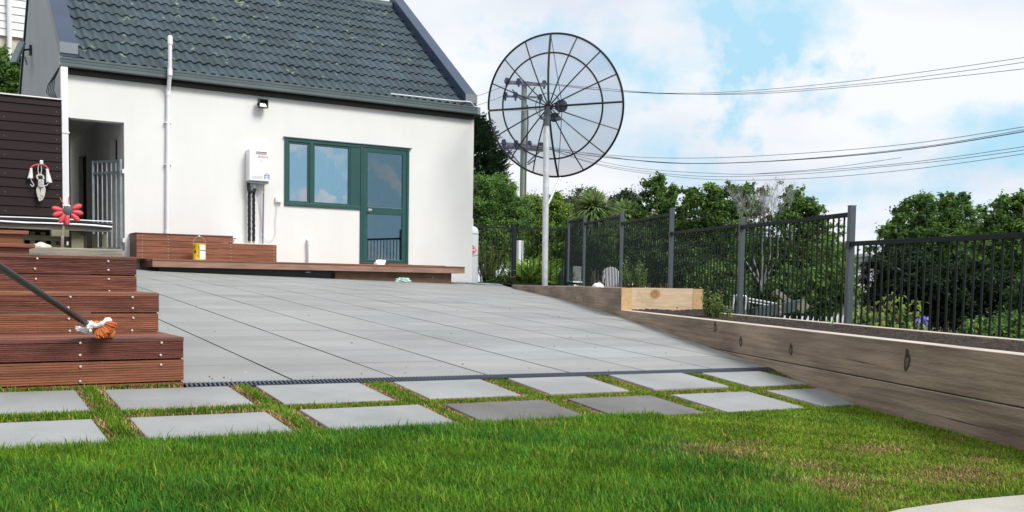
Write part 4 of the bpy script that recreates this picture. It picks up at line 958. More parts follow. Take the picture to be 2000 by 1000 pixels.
# soil in the beds
def soil(d0, d1, o0, o1, z, nd, no, amp, mound=None):
    V = []; F = []
    for i in range(nd + 1):
        for j in range(no + 1):
            d = d0 + (d1 - d0) * i / nd; o = o0 + (o1 - o0) * j / no
            h = z + amp * (random.random() - .5) + (mound(d, o) if mound else 0); p_ = pw(d, o, h); V.append(tuple(p_))
    for i in range(nd):
        for j in range(no): b = i * (no + 1) + j; F.append((b, b + 1, b + no + 2, b + no + 1))
    o = np_mesh('garden_soil', np.array(V), np.array(F), m_soil); return tag(o, kind='structure')
soil(-2.4, 5.975, .1, .78, -.268, 520, 40, .036, lambda d, o: .035 * math.exp(-((d - 5.9) / .5) ** 2) * (.4 + .6 * sin(o * 5 + .3) ** 2) + .008 * sin(d * 3) * sin(o * 7))
soil(6.03, 13.0, .1, .72, -.06, 120, 10, .02)
# tiny seedling
mb = MB(); c_ = pw(3.0, .70, -.26)
for a in (.3, 2.0, 4.1): mb.add([c_, c_ + Vector((.02 * cos(a) - .006, .02 * sin(a), .035)), c_ + Vector((.035 * cos(a), .035 * sin(a), .05)), c_ + Vector((.02 * cos(a) + .006, .02 * sin(a), .03))], [(0, 1, 2, 3)])
o = mb.build('seedling', mat('seedling_green', (.15, .33, .04), .5)); tag(o, 'single tiny green seedling in the soil of the planter', 'seedling')

# ---------------------------------------------------------------- fences
FO = 1.4; posts = [15.20, 13.85, 11.305, 8.861, 6.48, 4.135, 1.78, -.6]
ptop = [1.225, 1.206, 1.113, .972, .710, .660, .40, .30]
rails = [(1.200, 1.178), (1.085, 1.062), (.945, .925), (.680, .655), (.638, .615), (.378, .350), (.10, .08)]
fe = thing('pool_fence', 'charcoal metal picket fence stepping down along the planter', 'fence', pw(8, FO, -.9))
for d, zt in zip(posts, ptop):
    mb = MB(); pbox(mb, d - .025, d + .025, FO - .025, FO + .025, -1.25, zt); pbox(mb, d - .028, d + .028, FO - .028, FO + .028, zt + .001, zt + .009); mb.build('post', m_fence, fe, bevel=.003)
for i, (zl, zr) in enumerate(rails):
    da, db = posts[i] - .026, posts[i + 1] + .026; zb = zr - 1.22
    for k_, (a_, b_) in enumerate(((zl, zr), (zl - 1.16, zr - 1.16))):
        mb = MB(); mb.bar(pw(da, FO, a_ - .018), pw(db, FO, b_ - .018), .038, .036); mb.build('rail', m_picket, fe, bevel=.002)
    n = max(2, round((da - db) / .0955)); mb = MB()
    for k in range(1, n):
        d = da + (db - da) * k / n; zt = zl + (zr - zl) * k / n - .03
        mb.tube([pw(d, FO, zt - 1.10), pw(d, FO, zt)], .008, 8, cap=False)
    mb.build('picket_panel', m_picket, fe, True)
    if i: 
        d = posts[i]; mb = MB(); pbox(mb, d - .03, d + .03, FO - .031, FO - .026, zl - .06, zl + .005); mb.build('rail_bracket', m_black, fe)
# cross fence behind the dish
cf = thing('garden_fence', 'low black picket fence between the gas bottle and the charcoal fence', 'fence', (10, 16, 0))
A0 = pw(15.20, FO); B0 = Vector((9.35, 16.62, 0)); mid_ = at(1003, 500, 18.75); mid_.z = 0; f_ = (mid_ - A0).dot(B0 - A0) / (B0 - A0).length_squared
PM = A0.lerp(B0, f_)
for P_, zt in ((A0.lerp(B0, .02), 1.05), (PM, 1.10), (A0.lerp(B0, 1.0), 1.1)):
    mb = MB(); mb.bar(P_ + Vector((0, 0, -.3)), P_ + Vector((0, 0, zt)), .06, .06, up=(0, 1, 0)); mb.build('post', m_black, cf)
for z in (1.03, -.02): mb = MB(); mb.bar(A0 + Vector((0, 0, z - .01)), B0 + Vector((0, 0, z + .02)), .035, .035); mb.build('rail', m_black, cf)
mb = MB(); n = 16
for k in range(1, n): P_ = A0.lerp(B0, k / n); mb.tube([P_ + Vector((0, 0, -.02)), P_ + Vector((0, 0, 1.02))], .009, 8, cap=False)
mb.build('picket_panel', m_black, cf, True)

# ---------------------------------------------------------------- mesh dish
MP = at(1064.5, 557, 17.0)
HUB = at(1072, 208, 17.0)
dish = thing('mesh_dish', 'large round mesh satellite dish with black ribs on a galvanised mast', 'satellite dish', (MP.x, MP.y, -.1))
azd = YAW + radians(17.5); eld = radians(10.3)
AX = Vector((sin(azd) * cos(eld), cos(azd) * cos(eld), sin(eld))); AU = AX.cross(UP).normalized(); AV = AU.cross(AX).normalized()
Rr = 1.19; dep = .37
def dp(r, a, e=0): return HUB + (AU * cos(a) + AV * sin(a)) * r + AX * (dep * (r / Rr) ** 2 + e)
mb = MB(); nr_ = 10; na = 64; vs = [dp(Rr * (i + .15) / (nr_ + .15), 2 * pi * k / na, .012) for i in range(nr_ + 1) for k in range(na)]
mb.add(vs, [(i * na + k, i * na + (k + 1) % na, (i + 1) * na + (k + 1) % na, (i + 1) * na + k) for i in range(nr_) for k in range(na)]); mb.build('mesh_skin', m_mesh, dish, True)
for nm, r, w in (('outer_ring', Rr, .019), ('inner_ring', Rr * .735, .015)):
    mb = MB(); mb.tube([dp(r, 2 * pi * k / 96) for k in range(97)], w, 6, cap=False); mb.build(nm, m_black, dish, True)
mb = MB(); mb.tube([dp(Rr * .185, 2 * pi * k / 48) - AX * .05 for k in range(49)], .006, 6, cap=False); mb.build('hub_ring', m_black, dish, True)
for k in range(16):
    a = 2 * pi * k / 16 + radians(1.5); heavy = k % 4 == 0; mb = MB()
    mb.tube([dp(.05 + (Rr - .05) * i / 10, a) for i in range(11)], .018 if heavy else .011, 6); mb.build('rib', m_black, dish, True)
mb = MB(); mb.lathe(HUB, [(.055, -.06), (.065, -.05), (.065, .03), (.04, .05)], 20, axis=tuple(AX)); mb.build('hub', m_black, dish, True)
FE = HUB + AX * .86
for k in range(4):
    a = 2 * pi * k / 4 + radians(1.5); mb = MB(); mb.tube([dp(Rr * .97, a, .02), FE + (AU * cos(a) + AV * sin(a)) * .06], .0065, 6); mb.build('feed_strut', m_black, dish, True)
mb = MB(); mb.lathe(FE, [(.05, -.12), (.105, -.10), (.11, -.02), (.07, 0), (.05, .02), (.05, .09)], 20, axis=tuple(AX)); mb.build('feed_horn', m_rubber, dish, True)
c_ = at(1083, 229, 17.25); mb = MB(); mb.lathe(c_, [(.06, -.05), (.078, -.03), (.078, .03), (.03, .05)], 18, axis=tuple(AX + Vector((.2, 0, .2)))); mb.build('motor', m_rubber, dish, True)
mt = at(1067.5, 232, 17.0)
mb = MB(); mb.tube([(MP.x, MP.y, -.3), (mt.x, mt.y, mt.z)], .050, 20); mb.build('mast', m_galv, dish, True)
mb = MB(); mb.tube([mt - Vector((0, 0, .12)), mt + Vector((0, 0, .06))], .058, 16); mb.bar(mt + Vector((-.12, -.02, -.0)), mt + Vector((.3, .04, .03)), .05, .05); mb.bar(mt + Vector((.0, 0, .0)), HUB - AX * .03, .08, .09)
for q in (-.1, .1): mb.bar(HUB + AU * q * 1.6 + AV * .14, HUB + AU * q * 1.6 - AV * .16, .014, .014)
mb.build('mount', m_fence, dish, bevel=.004)
bA = at(1068, 404, 17.0); bB = at(1094, 347, 17.3); mb = MB(); mb.tube([bA, bB], .018, 10); mb.build('brace_arm', m_galv, dish, True)
# aerial cable from the roof to the dish
cc = [on_y(763, 183, 15.84), on_y(800, 187, 15.84), on_y(835, 191, 15.84), on_y(880, 196, 15.84), on_y(905, 198, 15.84), on_y(918, 199, 15.83), on_y(926, 207, 15.9), on_y(932, 217, 15.9), on_y(941, 222, 15.8), at(946, 221, 16.9), dp(Rr, pi + radians(1.5))]
mb = MB(); mb.tube(smooth_path(cc), .009, 6); mb.tube(smooth_path([dp(Rr, pi + .03), dp(Rr * .6, pi + .06), dp(.1, pi + .4)]), .009, 6); o = mb.build('aerial_cable', m_white, smooth=True); tag(o, 'white cable looping from the roof edge to the mesh dish', 'cable')

# ---------------------------------------------------------------- utility pole and wires
DP = 42
up_ = thing('utility_pole', 'greenish timber power pole with crossarms seen through the mesh dish', 'utility pole', at(1020, 420, DP))
pb_, pt_ = at(1019, 520, DP), at(1024, 163, DP)
mb = MB(); mb.tube([pb_ - Vector((0, 0, 3)), pt_], [.145, .11], 14); mb.build('pole_shaft', m_ppole, up_, True)
def arm(px0, py0, px1, py1, w=.12):
    mb = MB(); a_, b_ = at(px0, py0, DP), at(px1, py1, DP - .2); mb.bar(a_, b_, w, w); mb.build('crossarm', m_barkg, up_)
arm(987, 161, 1066, 166); arm(985, 188, 1050, 190, .08); arm(983, 282, 1062, 289, .14); arm(983, 288, 1062, 295, .08)
def insul(px, py, r=.11):
    mb = MB(); c_ = at(px, py, DP - .1); mb.lathe(c_, [(.04, -.22), (.05, -.1), (r, -.08), (r, .02), (r * .8, .04), (r * .8, .10), (.03, .13)], 12); mb.build('insulator', m_rubber, up_, True)
for px, py in ((990, 158), (1013, 159), (1063, 163), (987, 186), (1007, 186), (1055, 190), (984, 278), (1008, 280), (1034, 281), (1057, 284)): insul(px, py)
mb = MB(); mb.tube([at(1030, 205, DP - .3), at(1031, 240, DP - .3), at(1027, 320, DP - .3), at(1026, 400, DP - .3)], .035, 6); mb.build('riser_cable', m_wire, up_)
mb = MB()
for a_, b_ in (((1000, 175), (1018, 195)), ((1045, 170), (1030, 190)), ((990, 290), (1015, 320)), ((1060, 290), (1030, 318)), ((1045, 312), (1030, 322))): mb.tube([at(*a_, DP), at(*b_, DP)], .03, 5)
mb.build('stays', m_wire, up_)
def wire(pts, r, label):
    """pts: (px, py, distance) control points in space"""
    P_ = smooth_path([at(*q) for q in pts], 8); mb = MB(); mb.tube(P_, r, 5, cap=False); o = mb.build('overhead_wire', m_wire, smooth=True); tag(o, label, 'wire', 'overhead wires from the utility pole')
WR = .009
wire([(1013, 157, 42), (1150, 174, 41), (1300, 182, 39), (1450, 178, 37), (1650, 160, 34), (1850, 134, 31), (2030, 108, 28)], WR, 'uppermost overhead wire crossing the sky from the pole top')
wire([(1063, 162, 42), (1200, 178, 41), (1350, 184, 39), (1500, 179, 37), (1700, 162, 34), (1880, 139, 31), (2030, 117, 28)], WR, 'overhead wire just under the uppermost one')
wire([(990, 157, 42), (1150, 170, 41), (1300, 182.5, 39), (1480, 183, 37), (1680, 168, 34), (1860, 150, 31), (2030, 131, 28)], WR, 'lowest wire of the upper three in the sky')
wire([(984, 277, 42), (1120, 296, 41), (1250, 307, 39), (1400, 308, 36), (1600, 297, 33), (1800, 278, 30), (2030, 243, 26)], WR, 'top wire of the lower bundle, level with the dish bottom')
wire([(1008, 279, 42), (1130, 301, 41), (1280, 316, 39), (1400, 319, 36), (1600, 309, 33), (1800, 289, 30), (2030, 252, 26)], .015, 'thickest overhead wire of the lower bundle')
wire([(1034, 280, 42), (1150, 300, 41), (1280, 317, 39), (1420, 318.5, 36), (1620, 306, 33), (1820, 284, 30), (2030, 248, 26)], WR, 'thin wire twined beside the thickest overhead wire')
wire([(1057, 283, 42), (1150, 310, 41), (1250, 329, 39), (1400, 339, 36), (1500, 339, 34), (1700, 325, 31), (1850, 308, 28), (2030, 282, 25)], WR * .9, 'upper wire of the thin pair sagging lowest')
wire([(1055, 284, 42), (1160, 318, 41), (1280, 337, 39), (1400, 345, 36), (1560, 340, 34), (1700, 328, 31), (1850, 313, 28), (2030, 289, 25)], WR * .9, 'middle thin wire sagging towards the tree tops')
wire([(1056, 286, 42), (1180, 325, 41), (1320, 345, 39), (1440, 352, 36), (1600, 347, 33), (1750, 334, 30), (1880, 318, 28), (2030, 296, 25)], WR * .9, 'lowest overhead wire, just above the tree tops')
wire([(1470, 340, 35), (1600, 330, 33), (1760, 308, 30)], WR * .8, 'short faint wire slanting between the two lower bundles')
wire([(1013, 158, 42), (975, 172, 43), (920, 192, 45), (850, 215, 47)], WR, 'wire running left from the pole top behind the house')
wire([(984, 187, 42), (950, 200, 43), (900, 215, 45)], WR, 'second wire running left from the pole behind the house')

# ---------------------------------------------------------------- foliage
def leaf_cloud(clumps, per, lsize, cols, seed, up_bias=.35, stretch=1.7):
    """clumps: array of (x,y,z,r). returns V,F,C"""
    R_ = np.random.default_rng(seed); cl = np.asarray(clumps); n = len(cl) * per
    idx = np.repeat(np.arange(len(cl)), per)
    d = R_.normal(0, 1, (n, 3)); d /= np.linalg.norm(d, axis=1)[:, None]
    rr_ = np.abs(R_.normal(0, .62, n)) + .05
    c = cl[idx, :3] + d * (cl[idx, 3] * rr_)[:, None] * np.array([1, 1, .8])
    nrm = d * .6 + R_.normal(0, .6, (n, 3)) + np.array([0, 0, up_bias]); nrm /= np.linalg.norm(nrm, axis=1)[:, None]
    a = np.cross(nrm, R_.normal(0, 1, (n, 3))); a /= np.linalg.norm(a, axis=1)[:, None]; b = np.cross(nrm, a)
    s = lsize * R_.uniform(.6, 1.35, n)[:, None]
    L_, W_ = a * s * stretch * .5, b * s * .5
    V = np.stack([c - L_, c + W_ + nrm * s * .08, c + L_, c - W_ + nrm * s * .08], 1).reshape(-1, 3)
    bb = np.arange(n) * 4; F = np.stack([bb, bb + 1, bb + 2, bb + 3], 1)
    cols = np.asarray(cols); pick = R_.integers(0, len(cols), len(cl)); mixf = R_.random((n, 1)) * .6
    col = cols[pick[idx]] * (1 - mixf) + cols[R_.integers(0, len(cols), n)] * mixf
    col = col * R_.uniform(.65, 1.35, (n, 1))
    C = np.concatenate([np.repeat(col, 4, 0), np.ones((n * 4, 1))], 1)
    return V, F, C
def crown_clumps(c, rx, ry, rz, n, rc, seed, shell=.55, cut=None):
    R_ = np.random.default_rng(seed); out_ = []; LD = R_.normal(0, 1, (16, 3)); LD /= np.linalg.norm(LD, axis=1)[:, None]
    while len(out_) < n:
        d = R_.normal(0, 1, 3); d /= np.linalg.norm(d); q = shell + (1 - shell) * R_.random()
        lob = .70 + .40 * np.max(np.exp((LD @ d - 1) / .09)); q *= lob
        if R_.random() > .35 + .65 * (lob - .70) / .4: continue
        p_ = np.array([c[0] + d[0] * rx * q, c[1] + d[1] * ry * q, c[2] + d[2] * rz * q])
        if d[2] < -.75: continue
        out_.append((*p_, rc * R_.uniform(.6, 1.3)))
    return out_
def trunk_mesh(base, clumps, r0, nb, seed, lean=(0, 0)):
    R_ = random.Random(seed); mb = MB(); cs = [Vector(c[:3]) for c in clumps]; cen = sum(cs, Vector()) / len(cs); base = Vector(base)
    topz = max(c.z for c in cs); t_ = Vector((cen.x, cen.y, cen.z + (topz - cen.z) * .5))
    pts = [base.lerp(t_, i / 6) + Vector((R_.uniform(-.05, .05), R_.uniform(-.05, .05), 0)) * (i > 0) * r0 * 6 for i in range(7)]
    mb.tube(pts, [r0 * (1 - .8 * i / 6) for i in range(7)], 8)
    for c in R_.sample(cs, min(nb, len(cs))):
        k = R_.randint(2, 5); s_ = pts[k]; m_ = s_.lerp(c, .5) + Vector((R_.uniform(-.1, .1), R_.uniform(-.1, .1), .1)); mb.tube([s_, m_, c], [r0 * .4, r0 * .22, r0 * .05], 6)
    return mb
def tree(name, label, cat, base, clumps, per, lsize, cols, seed, r0=.12, nb=14, group=None, bark=None):
    t_ = thing(name, label, cat, base, group)
    V, F, C = leaf_cloud(clumps, per, lsize, cols, seed); np_mesh('crown', V, F, m_foliage, t_, C)
    trunk_mesh(base, clumps, r0, nb, seed).build('trunk', bark or m_bark, t_, True); return t_
def ptree(name, label, cat, d, cx, cy, rx, ry, n, rc, per, lsize, cols, seed, gz=-1.5, extra=(), tips=(), r0=.12, shell=.5, group=None, depth=None, bark=None, nb=14):
    """crown centred where (cx, cy) is seen at distance d, radii rx, ry in photo pixels turned to metres"""
    c = at(cx, cy, d); k = d / FOC
    sc_ = .72 if tips else 1.02; ry *= sc_ if tips else 1; rx *= .88 if tips else 1
    cl = crown_clumps(c, rx * k, (depth or rx * k * .8), ry * k, int(n * 1.7), rc * .72, seed, shell)
    # airy sprigs standing out of the upper outline
    R_ = np.random.default_rng(seed + 500)
    for i in range(int(n * (.25 if tips else .45))):
        a = R_.uniform(0, 2 * pi); b_ = R_.uniform(.05, 1.25); q = R_.uniform(.95, 1.16)
        cl.append((c[0] + cos(a) * cos(b_) * rx * k * q, c[1] + sin(a) * cos(b_) * (depth or rx * k * .8) * q, c[2] + sin(b_) * ry * k * q, rc * R_.uniform(.25, .5)))
    for ex, ey, er, en in extra:
        e = at(ex, ey, d)
        for j in range(en * (1 if tips else 3)):
            cl.append((e[0] + R_.normal(0, .5) * er * k, e[1] + R_.normal(0, .5) * er * k, e[2] + R_.normal(-.1, .6) * er * k, rc * R_.uniform(.2, .5)))
    t_ = tree(name, label, cat, (c.x, c.y, gz), cl, int(per * 1.15), lsize * .66, cols, seed, r0, nb + 10, group, bark)
    if tips:      # upright limbs that carry tiers of foliage above the crown
        mb = MB(); tc_ = []
        for i, (tx, ty) in enumerate(tips):
            dd_ = d + R_.uniform(-.6, .6); tp = at(tx, ty, dd_); rt_ = at(cx + (tx - cx) * .45, cy + 10, d); md = rt_.lerp(tp, .55) + Vector((R_.normal(0, .12), R_.normal(0, .12), 0))
            mb.tube([rt_, md, tp], [.03, .018, .006], 5)
            for j in range(15):
                f = 1 - (j / 15) ** 1.15 * .95; p_ = md.lerp(tp, f * 2 - 1) if f > .5 else rt_.lerp(md, f * 2); sp = (1 - f) * .32 + .06
                for m_ in range(1 + int(3.5 * (1 - f))): tc_.append((p_.x + R_.normal(0, sp), p_.y + R_.normal(0, sp), p_.z + R_.normal(0, .05 + .12 * (1 - f)), R_.uniform(.05, .11) + .06 * (1 - f)))
        V, F, C = leaf_cloud(tc_, 60, lsize * .62, cols, seed + 7, up_bias=.9, stretch=1.9); np_mesh('upper_foliage', V, F, m_foliage, t_, C); mb.build('limbs', bark or m_bark, t_, True)
    return t_
DKG = [(0.060, 0.128, 0.036), (0.086, 0.171, 0.045), (0.045, 0.099, 0.033), (0.128, 0.226, 0.054)]
MIDG = [(0.125, 0.237, 0.045), (0.169, 0.294, 0.056), (0.088, 0.175, 0.037), (0.225, 0.362, 0.069)]
LITG = [(0.112, 0.226, 0.052), (0.150, 0.280, 0.065), (0.075, 0.162, 0.043), (0.194, 0.325, 0.084)]
YELG = [(.24, .34, .05), (.19, .29, .05), (.30, .36, .06), (.14, .23, .05)]
GRP = 'trees beyond the fences'
# conifer behind the house corner: sprays on drooping boughs
def conifer():
    base = at(893, 520, 29); base.z = -1; t_ = thing('conifer_tree', 'tall dark conifer with feathery boughs rising behind the house corner', 'tree', base, GRP)
    R_ = np.random.default_rng(5); top = at(925, 238, 29).z; nf = 2600; V = []; C = []
    cols = np.array([(.016, .040, .018), (.024, .055, .022), (.012, .032, .015), (.035, .070, .025)])
    P0 = []; D0 = []; CC = []; LL = []
    for i in range(nf):
        f = R_.random() ** .85; z = .6 + (top - .6) * f; rmax = 1.25 if f < .75 else 1.25 - (f - .75) * 3.0; a = R_.uniform(0, 2 * pi); rad = rmax * R_.uniform(.45, 1.0)
        d = np.array([cos(a), sin(a), R_.uniform(.15, .9)]); d /= np.linalg.norm(d); p_ = np.array([base.x + rad * cos(a), base.y + rad * sin(a), z]); L_ = R_.uniform(.25, .55); col = cols[R_.integers(4)] * R_.uniform(.7, 1.3)
        q = R_.random(46); P0.append(p_ + d * (q * L_)[:, None]); D0.append(np.repeat(d[None], 46, 0)); CC.append(np.repeat(col[None], 46, 0)); LL.append(.15 * (1.2 - q))
    P0 = np.concatenate(P0); D0 = np.concatenate(D0); CC = np.concatenate(CC); LL = np.concatenate(LL); n = len(P0)
    dd = D0 + R_.normal(0, .42, (n, 3)); dd /= np.linalg.norm(dd, axis=1)[:, None]; w = np.cross(dd, R_.normal(0, 1, (n, 3))); w /= np.linalg.norm(w, axis=1)[:, None]
    L_ = LL[:, None]; V = np.stack([P0, P0 + dd * L_ * .5 + w * .013, P0 + dd * L_, P0 + dd * L_ * .5 - w * .013], 1).reshape(-1, 3); bb = np.arange(n) * 4
    C = np.concatenate([np.repeat(CC * R_.uniform(.7, 1.3, (n, 1)), 4, 0), np.ones((n * 4, 1))], 1)
    np_mesh('crown', V, np.stack([bb, bb + 1, bb + 2, bb + 3], 1), m_foliage, t_, C)
    cl = [(base.x + cos(k) * .9, base.y + sin(k) * .9, .6 + (top - 1.0) * ((k * .137) % 1), .2) for k in range(40)]
    trunk_mesh(base, cl, .22, 40, 3).build('trunk', m_bark, t_, True)
conifer()
ptree('bushy_tree', 'dense light green bushy tree between the house corner and the mast', 'tree', 24, 962, 455, 74, 102, 170, .32, 300, .048, LITG, 21, group=GRP)
ptree('bushy_tree', 'yellow green bushy tree just right of the dish mast', 'tree', 26, 1072, 478, 50, 88, 90, .34, 230, .060, YELG + MIDG, 22, group=GRP, extra=((1040, 405, 22, 14), (1100, 440, 22, 14)))
ptree('hill_tree', 'dark olive tree far behind the mast brace', 'tree', 60, 1085, 430, 50, 38, 60, .9, 200, .14, [(.035, .055, .02), (.05, .075, .03)], 23, gz=-4, group=GRP)
ptree('hill_tree', 'small grey green tree on the skyline between the cabbage trees and the big dark tree', 'tree', 60, 1218, 415, 34, 38, 40, .8, 200, .13, [(.05, .07, .035), (.07, .095, .045)], 24, gz=-4, group=GRP)
ptree('hill_tree', 'pale twiggy tree behind the larger cabbage tree', 'tree', 50, 1140, 400, 30, 30, 16, .7, 110, .10, [(.10, .13, .08), (.13, .16, .10)], 25, gz=-4, group=GRP)
# cabbage trees
def cabbage(label, d, px, py, rpx, n, seed, cols):
    c = at(px, py, d); k = d / FOC; t_ = thing('cabbage_tree', label, 'tree', (c.x, c.y, -2.2), GRP)
    R_ = np.random.default_rng(seed); V = []; F = []; C = []
    for i in range(n):
        a = R_.uniform(0, 2 * pi); el = R_.uniform(-.9, 1.45); L_ = rpx * k * R_.uniform(.8, 1.15); w = .026 * R_.uniform(.8, 1.2)
        dv = np.array([cos(a) * cos(el), sin(a) * cos(el), sin(el)]); sv = np.cross(dv, [0, 0, 1]); sv /= np.linalg.norm(sv) + 1e-6; col = np.array(cols[R_.integers(len(cols))]) * R_.uniform(.7, 1.3); b = len(V)
        for q in range(5):
            f = q / 4; p_ = np.array(c) + dv * L_ * f + np.array([0, 0, -.35 * L_ * f ** 2.2]); ww = w * (1 - f ** 2) + .003
            V += [p_ - sv * ww, p_ + sv * ww]; C += [(*col, 1)] * 2
        F += [(b + 2 * q, b + 2 * q + 1, b + 2 * q + 3, b + 2 * q + 2) for q in range(4)]
    np_mesh('crown', np.array(V), np.array(F), m_foliage, t_, np.array(C))
    mb = MB(); mb.tube([(c.x + .1, c.y, -2.2), (c.x, c.y + .05, c.z - .8), (c.x, c.y, c.z + .05)], [.16, .11, .07], 8); mb.build('trunk', m_barkg, t_, True)
cc1 = [(0.200, 0.320, 0.100), (0.280, 0.400, 0.140), (0.140, 0.240, 0.070), (0.340, 0.400, 0.180)]
cabbage('larger cabbage tree with spiky drooping leaves beside the mast', 22.9, 1160, 412, 60, 950, 31, cc1)
cabbage('cabbage tree with spiky leaves second from the mast, partly behind the fence top', 24.5, 1220, 420, 46, 620, 32, cc1)
cabbage('dark low cabbage tree head between the two taller ones', 28, 1192, 432, 36, 360, 33, [(.10, .20, .05), (.16, .26, .08)])
# big trees behind the fence
ptree('broadleaf_tree', 'rounded dark green tree with a pointed top right of the cabbage trees', 'tree', 22, 1290, 485, 70, 92, 170, .30, 230, .065, MIDG + DKG, 41, gz=-2.5, group=GRP, extra=((1284, 366, 18, 12), (1300, 388, 24, 14)), tips=[(1284, 352), (1268, 374), (1302, 368), (1320, 386), (1250, 394), (1238, 415), (1336, 400), (1290, 372)])
ptree('broadleaf_tree', 'mid green tree second along behind the charcoal fence', 'tree', 21, 1375, 495, 60, 88, 120, .28, 210, .062, MIDG + DKG, 42, gz=-2.6, group=GRP, extra=((1346, 385, 16, 9), (1398, 372, 14, 7), (1392, 392, 16, 8)), tips=[(1342, 372), (1354, 370), (1388, 363), (1400, 361), (1372, 386), (1362, 392), (1410, 385)])
ptree('broadleaf_tree', 'loose topped tree with open sprigs left of the bare twigs', 'tree', 20, 1430, 525, 55, 85, 90, .26, 190, .058, MIDG + DKG, 43, gz=-2.8, group=GRP, extra=((1430, 378, 12, 6), (1424, 400, 14, 7), (1455, 380, 12, 5), (1465, 398, 14, 6), (1445, 425, 18, 8)), tips=[(1428, 361), (1419, 376), (1455, 362), (1466, 372), (1441, 386), (1480, 380), (1408, 392), (1475, 400)])
ptree('broadleaf_tree', 'open tree with airy tufts right of the bare twigs', 'tree', 18.5, 1568, 540, 60, 85, 95, .26, 180, .056, MIDG + DKG, 44, gz=-2.9, group=GRP, extra=((1548, 382, 13, 7), (1543, 402, 14, 7), (1572, 398, 12, 6), (1585, 412, 12, 6), (1535, 420, 16, 8), (1600, 425, 10, 4)), tips=[(1548, 371), (1539, 384), (1560, 378), (1570, 390), (1580, 387), (1593, 401), (1602, 410), (1524, 402), (1612, 428), (1555, 400), (1627, 455)])
ptree('broadleaf_tree', 'thin leaved tree edge before the sky gap', 'tree', 17, 1625, 560, 32, 80, 40, .22, 150, .05, MIDG, 45, gz=-2.9, group=GRP, extra=((1625, 480, 12, 6), (1632, 510, 14, 6)), tips=[(1625, 465), (1636, 485), (1642, 515), (1640, 545)])
ptree('bushy_tree', 'dark shrubby tree behind the middle fence panels', 'tree', 19, 1490, 545, 75, 75, 100, .28, 190, .055, DKG + MIDG, 46, gz=-2.9, group=GRP)
ptree('bushy_tree', 'dark rounded shrub behind the corner where the two fences meet', 'shrub', 23, 1135, 500, 55, 62, 90, .28, 190, .055, MIDG, 56, gz=-2.0, group=GRP)
ptree('bushy_tree', 'dark low shrub behind the first fence panels', 'shrub', 21, 1215, 505, 75, 62, 110, .28, 190, .055, DKG + MIDG, 47, gz=-2.3, group=GRP)
ptree('bushy_tree', 'dark low shrub behind the pine end of the planter', 'shrub', 19, 1320, 540, 75, 62, 100, .28, 190, .055, DKG, 48, gz=-2.6, group=GRP)
ptree('bushy_tree', 'dim green shrub low behind the fourth fence panel', 'shrub', 17, 1405, 575, 60, 55, 80, .24, 170, .05, DKG + MIDG, 49, gz=-2.6, group=GRP)
ptree('bushy_tree', 'dim green shrub low behind the fifth fence panel', 'shrub', 17, 1565, 590, 80, 60, 90, .24, 170, .05, DKG + MIDG, 50, gz=-2.6, group=GRP)
# bare twiggy tree
def bare():
    b = at(1500, 640, 18.2); b.z = -2.8; t_ = thing('bare_tree', 'leafless grey twiggy tree standing up among the green ones', 'tree', b, GRP); R_ = random.Random(12); mb = MB()
    def br_(p0, d, L_, r, lv):
        p1 = p0 + d * L_; mb.tube([p0, (p0 + p1) / 2 + Vector((R_.uniform(-1, 1), R_.uniform(-1, 1), 0)) * L_ * .06, p1], [r, r * .8, r * .6], 4, cap=False)
        if lv == 0: return
        for _ in range(3 if lv > 1 else 4):
            nd = (d + Vector((R_.uniform(-.55, .55), R_.uniform(-.55, .55), R_.uniform(0, .35)))).normalized(); br_(p0.lerp(p1, R_.uniform(.45, 1)), nd, L_ * R_.uniform(.6, .8), r * .62, lv - 1)
    for px in (1450, 1470, 1490, 1505, 1520): br_(at(px, 500, 18.2), Vector((R_.uniform(-.08, .08), R_.uniform(-.08, .08), 1)).normalized(), .52, .0085, 5)
    q_ = at(1488, 560, 18.2); mb.tube([b, q_], [.08, .05], 8)
    for px in (1450, 1470, 1490, 1505, 1520): mb.tube([q_, at(px, 500, 18.2)], [.02, .009], 6)
    mb.build('branches', mat('grey_twig', (.38, .37, .37), .9), t_)
    cl = [(*at(R_.uniform(1450, 1525), R_.uniform(355, 450), 18.2), .10) for _ in range(30)]; V, F, C = leaf_cloud(cl, 16, .035, [(.20, .17, .13), (.12, .15, .07)], 4); np_mesh('dry_leaves', V, F, m_foliage, t_, C)
bare()
# right group
ptree('broadleaf_tree', 'tall dark tree right of the sky gap, highest in the right group', 'tree', 18, 1830, 490, 82, 74, 150, .26, 200, .055, DKG + MIDG[:2], 51, gz=-3, group=GRP, extra=((1742, 445, 14, 7), (1766, 422, 16, 8), (1800, 400, 20, 9), (1850, 400, 22, 10), (1880, 400, 18, 7), (1755, 470, 20, 8)), bark=m_barkg, tips=[(1727, 458), (1734, 474), (1738, 442), (1746, 430), (1764, 412), (1782, 396), (1800, 389), (1815, 384), (1840, 386), (1856, 392), (1875, 384), (1891, 388), (1905, 402), (1913, 426), (1752, 424), (1828, 400), (1866, 400), (1785, 420)])
ptree('broadleaf_tree', 'tree at the right edge of the photo with light grey twigs', 'tree', 16, 1985, 500, 58, 84, 110, .24, 190, .052, DKG + MIDG, 52, gz=-3, group=GRP, extra=((1960, 395, 14, 6), (1990, 388, 18, 8), (1935, 440, 12, 4)), bark=m_barkg, tips=[(1934, 432), (1945, 406), (1956, 392), (1971, 388), (1990, 378), (2012, 380), (1925, 455), (1962, 410), (2000, 400)])
ptree('bushy_tree', 'blackish dense shrub low right of the sky gap behind the nearest fence panel', 'shrub', 15.5, 1760, 560, 75, 68, 120, .24, 200, .05, [(.014, .030, .010), (.020, .042, .013), (.03, .055, .016)], 53, gz=-3, group=GRP)
